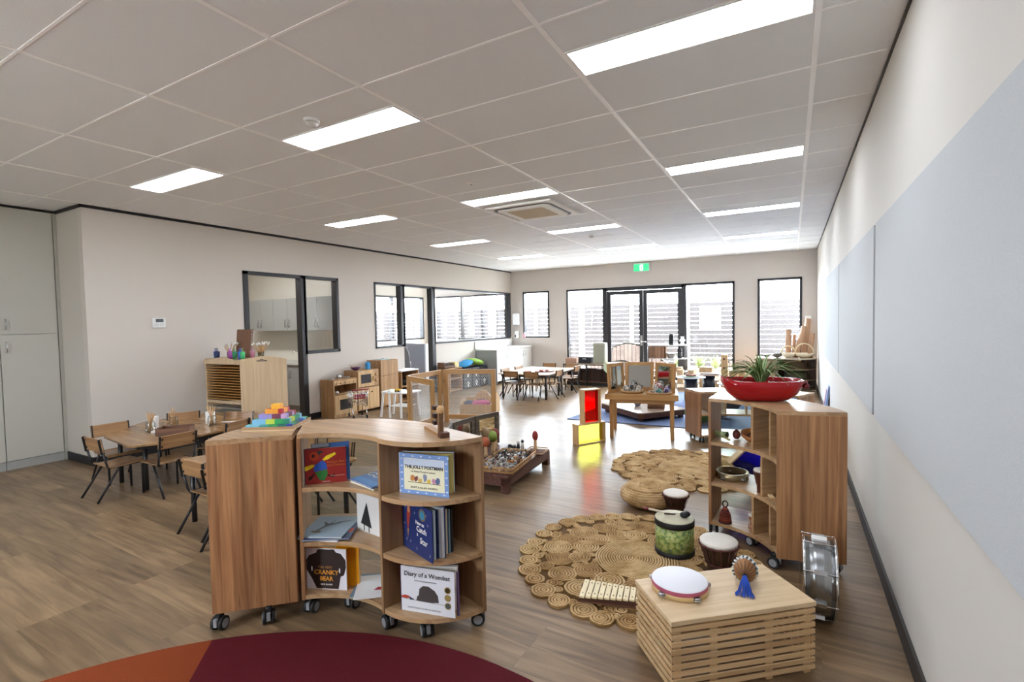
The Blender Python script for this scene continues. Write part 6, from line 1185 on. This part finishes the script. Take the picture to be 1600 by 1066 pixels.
# items inside the curved music shelf
tambourine('large clear-headed tambourine ring on the middle shelf of the curved music shelf', -.50, 1.78, .391, .115, .05, None, plain('brass_hoop', '#a89878', .25, .7))
djembe('small red-brown djembe on the middle shelf of the music shelf, right compartment', -.285, 1.52, .391, .052, .16, '#7a3a20')
t = thing('tone_bell', 'red and black woven cone-shaped shaker with a ring handle, bottom shelf of the music shelf', 'shaker', (-.53, 1.62, .101)); part('cone', MB().lathe([(.045, 0), (.043, .01), (.038, .06), (.02, .10), (.012, .115)], 22), wood('woven_red', '#a8442c', '#2b1a18', 'x', (0, 0, 1), .012, .8, cvar=.5), t); part('ring_handle', MB().tube([(.017*math.cos(a*PI/8), 0, .135+.022*math.sin(a*PI/8)) for a in range(16)], .0055, 6, closed=True), C('#2a1f1c', .7), t); part('base_ring', MB().lathe([(.046, 0), (.046, .006)], 22), C('#1f1a1a', .6), t)
t = thing('laced_drum', 'small cream and red laced hourglass drum, bottom shelf of the music shelf', 'drum', (-.34, 1.60, .101)); part('body', MB().lathe([(.036, 0), (.036, .012), (.02, .045), (.036, .08), (.036, .09)], 20), C('#9a4a30', .5), t); part('lacing', MB().tube([((.036 if k % 2 else .037)*math.cos(k*.55), .036*math.sin(k*.55), .005 if k % 2 else .086) for k in range(24)], .0022, 4), C('#e6d9b8', .7), t); part('head', MB().lathe([(.038, .086), (.038, .094), (0, .095)], 20), C('#e4dccb', .7), t)
t = thing('purple_maraca', 'shiny purple ball maraca leaning behind the laced drum, bottom shelf of the music shelf', 'maraca', (-.315, 1.655, .101)); part('ball', MB().ell((0, 0, .105), (.033, .033, .033)), C('#7a2c8c', .2), t); part('handle', MB().cyl((0, 0, .08), (-.01, .01, .0), .008), C('#4a3226', .6), t)
t = thing('wooden_bowl_shaker', 'shallow orange-brown half gourd with a dark cord, top shelf of the music shelf', 'gourd', (-.36, 1.745, .691), (R(14), 0, .2)); part('gourd', MB().lathe([(.01, .0), (.045, .01), (.075, .04), (.08, .062), (.076, .062), (.06, .03), (0, .012)], 26), C('#b8763e', .45), t); part('cord', MB().tube([(-.04, -.06, .07), (0, -.02, .085), (.04, -.05, .07), (.05, .03, .06)], .006, 6), C('#33231c', .8), t)
t = thing('guiro_shaker', 'pale green wooden cylinder scraper with a stick, top shelf of the music shelf', 'scraper', (-.57, 1.72, .725), R(-20)); part('cylinder', MB().cyl((-.045, 0, 0), (.045, 0, 0), .024, n=18), C('#9fae7c', .5), t); part('handle', MB().cyl((.03, -.02, -.01), (.09, -.05, -.02), .008), C('#b9b07a', .5), t); part('end_cap', MB().cyl((-.05, 0, 0), (-.044, 0, 0), .026, n=18), C('#5a6a4a', .5), t); part('end_cap', MB().cyl((.044, 0, 0), (.05, 0, 0), .026, n=18), C('#5a6a4a', .5), t)
t = thing('brown_egg_shaker', 'dark red-brown egg-shaped shaker beside the green scraper, top shelf of the music shelf', 'shaker', (-.465, 1.75, .691)); part('egg', MB().ell((0, 0, .035), (.028, .028, .035)), C('#6a2f2c', .35), t); part('cap', MB().cyl((0, 0, .066), (0, 0, .074), .008), C('#3a1f1c', .5), t)
t = thing('wooden_claves', 'pair of pale wooden sticks in front of the small djembe in the music shelf', 'claves', (-.245, 1.46, .40), R(-70)); part('stick', MB().cyl((-.06, 0, 0), (.06, 0, 0), .008), C('#d9bd90', .5), t); part('stick', MB().cyl((-.055, .02, 0), (.065, .017, 0), .008), C('#d4b688', .5), t)
# red planter with spider plant
t = thing('red_planter', 'glossy red boat-shaped planter bowl on top of the curved music shelf', 'planter', (-.30, 1.66, 1.01), R(15))
n = 40; lv = [(.10, .06, .0), (.175, .11, .008), (.23, .14, .05), (.256, .157, .10), (.272, .165, .145), (.262, .156, .145), (.235, .14, .10), (.18, .11, .04), (.0, .0, .03)]
vs = []; fs = []
for k, (a, bb, z) in enumerate(lv):
    for j in range(n):
        q = 2*PI*j/n; c, s_ = math.cos(q), math.sin(q); ex = .75; x = a*math.copysign(abs(c)**ex, c); y = bb*math.copysign(abs(s_)**ex, s_)
        tipz = .022*(max(0, -c)**4)*(z/.145); vs.append((x, y, z+tipz))
for k in range(len(lv)-1):
    for j in range(n): fs.append((k*n+j, k*n+(j+1) % n, (k+1)*n+(j+1) % n, (k+1)*n+j))
fs.append(tuple(range(n-1, -1, -1)))
part('bowl', MB().add(vs, fs, True), plain('red_gloss', '#a8131c', .16), t)
part('end_knot', MB().ell((.262, -.02, .125), (.03, .04, .022)).ell((.275, -.05, .105), (.022, .022, .018)), plain('dark_red_gloss', '#6a0f18', .16), t)
part('soil', MB().add([((.225*math.copysign(abs(math.cos(2*PI*j/n))**.75, math.cos(2*PI*j/n))), (.13*math.copysign(abs(math.sin(2*PI*j/n))**.75, math.sin(2*PI*j/n))), .085) for j in range(n)], [tuple(range(n))]), plain('soil', '#4a2a24', .9, bump=.6, bscale=60), t)
t = thing('spider_plant', 'green and white striped spider plant growing in the red planter', 'plant', (-.30, 1.66, 1.095)); mb = MB(); q = random.Random(9)
for k in range(74):
    a = q.uniform(0, 2*PI); w = q.uniform(.007, .0115); pts = []; e_ = q.uniform(.045, .23); R_ = q.uniform(.75, 1)*.31*math.sqrt(max(.04, 1-(e_/.245)**2)); N = 9
    for i in range(N+1):
        s_ = i/N; pts.append((.012+R_*s_**1.25, e_*s_+.11*4*s_*(1-s_)*(.5+.5*R_/.3)*(1-.25*s_)))
    c, sn = math.cos(a), math.sin(a); base = len(mb.v); vs = []; fs = []; ml = []
    for i, (r_, z) in enumerate(pts):
        ww = w*(1-(i/N)**2.2)*(.55+.45*min(1, i/2)); 
        for f_, dz in ((-1, .002), (-.33, -.0006), (.33, -.0006), (1, .002)): vs.append((r_*c-sn*ww*f_, r_*sn+c*ww*f_, z+dz))
    for i in range(N):
        for u in range(3): mb.add([vs[i*4+u], vs[i*4+u+1], vs[(i+1)*4+u+1], vs[(i+1)*4+u]], [(0, 1, 2, 3)], True, (1 if (u == 1) == (k % 3 != 0) else 0))
LG = plain('leaf_green', '#3f6b2c', .45); LW = plain('leaf_cream', '#a9bd84', .45)
part('leaves', mb, [LG, LW], t); part('runner_stem', MB().tube([(.0, 0, .0), (.08, -.02, .13), (.17, -.03, .19), (.24, -.03, .2)], .0022, 5).ell((.24, -.03, .2), (.008, .008, .008)), C('#b59a6a', .6), t)
# ================================================================ light, sky, camera
w = bpy.data.worlds.new('sky'); sc.world = w; w.use_nodes = True; nt = w.node_tree; n = nt.nodes; l = nt.links
bg = n['Background']; bg.inputs['Color'].default_value = (.82, .91, 1, 1); bg.inputs['Strength'].default_value = SKY
def portal(nm, loc, rot, sx, sy):
    L = bpy.data.lights.new(nm, 'AREA'); L.shape = 'RECTANGLE'; L.size = sx; L.size_y = sy; L.cycles.is_portal = True
    o = bpy.data.objects.new(nm, L); COL.objects.link(o); o.location = loc; o.rotation_euler = rot
portal('door_portal', (-3.385, YB+.3, 1.22), (R(-90), 0, 0), 4.2, 2.44); portal('window_portal', (-.35, YB+.3, 1.36), (R(-90), 0, 0), .88, 2.2); portal('small_window_portal', (-6.45, YB+.3, 1.78), (R(-90), 0, 0), .84, 1.3)
portal('bath_portal', (-8.7, YB+.3, 1.75), (R(-90), 0, 0), 2.5, 1.3); portal('bath_side_portal', (-10.7, 8.9, 1.75), (0, R(-90), 0), 1.3, 2.7)

portal('rear_portal', (-3.9, -5.3, 1.6), (R(90), 0, 0), 1.2, 1.4)  # portal for the added rear window
k = bpy.data.lights.new('kitchen_fill_lamp', 'AREA'); k.shape = 'RECTANGLE'; k.size = 1.2; k.size_y = .3; k.energy = 42; k.color = (1, .97, .93); o = bpy.data.objects.new('kitchen_fill_lamp', k); COL.objects.link(o); o.location = (-8.6, 2.6, CH-.03)  # unseen area lamp added to brighten the kitchen
cam = bpy.data.cameras.new('camera'); cam.sensor_width = 36; cam.lens = 775/1600*36; cam.clip_end = 200
co = bpy.data.objects.new('camera', cam); COL.objects.link(co); sc.camera = co
yaw, pit, rol = -.5139, -.0389, -.0198
fw = Vector((math.sin(yaw)*math.cos(pit), math.cos(yaw)*math.cos(pit), math.sin(pit))); rt = Vector((math.cos(yaw), -math.sin(yaw), 0)); up = rt.cross(fw)
r2 = rt*math.cos(rol)+up*math.sin(rol); u2 = -rt*math.sin(rol)+up*math.cos(rol)
M = Matrix((r2, u2, -fw)).transposed().to_4x4(); M.translation = (-.109, -2.2449, 3.05-1.4536); co.matrix_world = M
sc.view_settings.view_transform = 'AgX' if VT else 'Standard'; sc.view_settings.look = 'None'; sc.view_settings.exposure = EXPO
sc.cycles.max_bounces = 8; sc.cycles.diffuse_bounces = 5; sc.cycles.transparent_max_bounces = 16; sc.cycles.sample_clamp_indirect = 30; sc.cycles.use_denoising = True
sc.cycles.caustics_reflective = False; sc.cycles.caustics_refractive = False
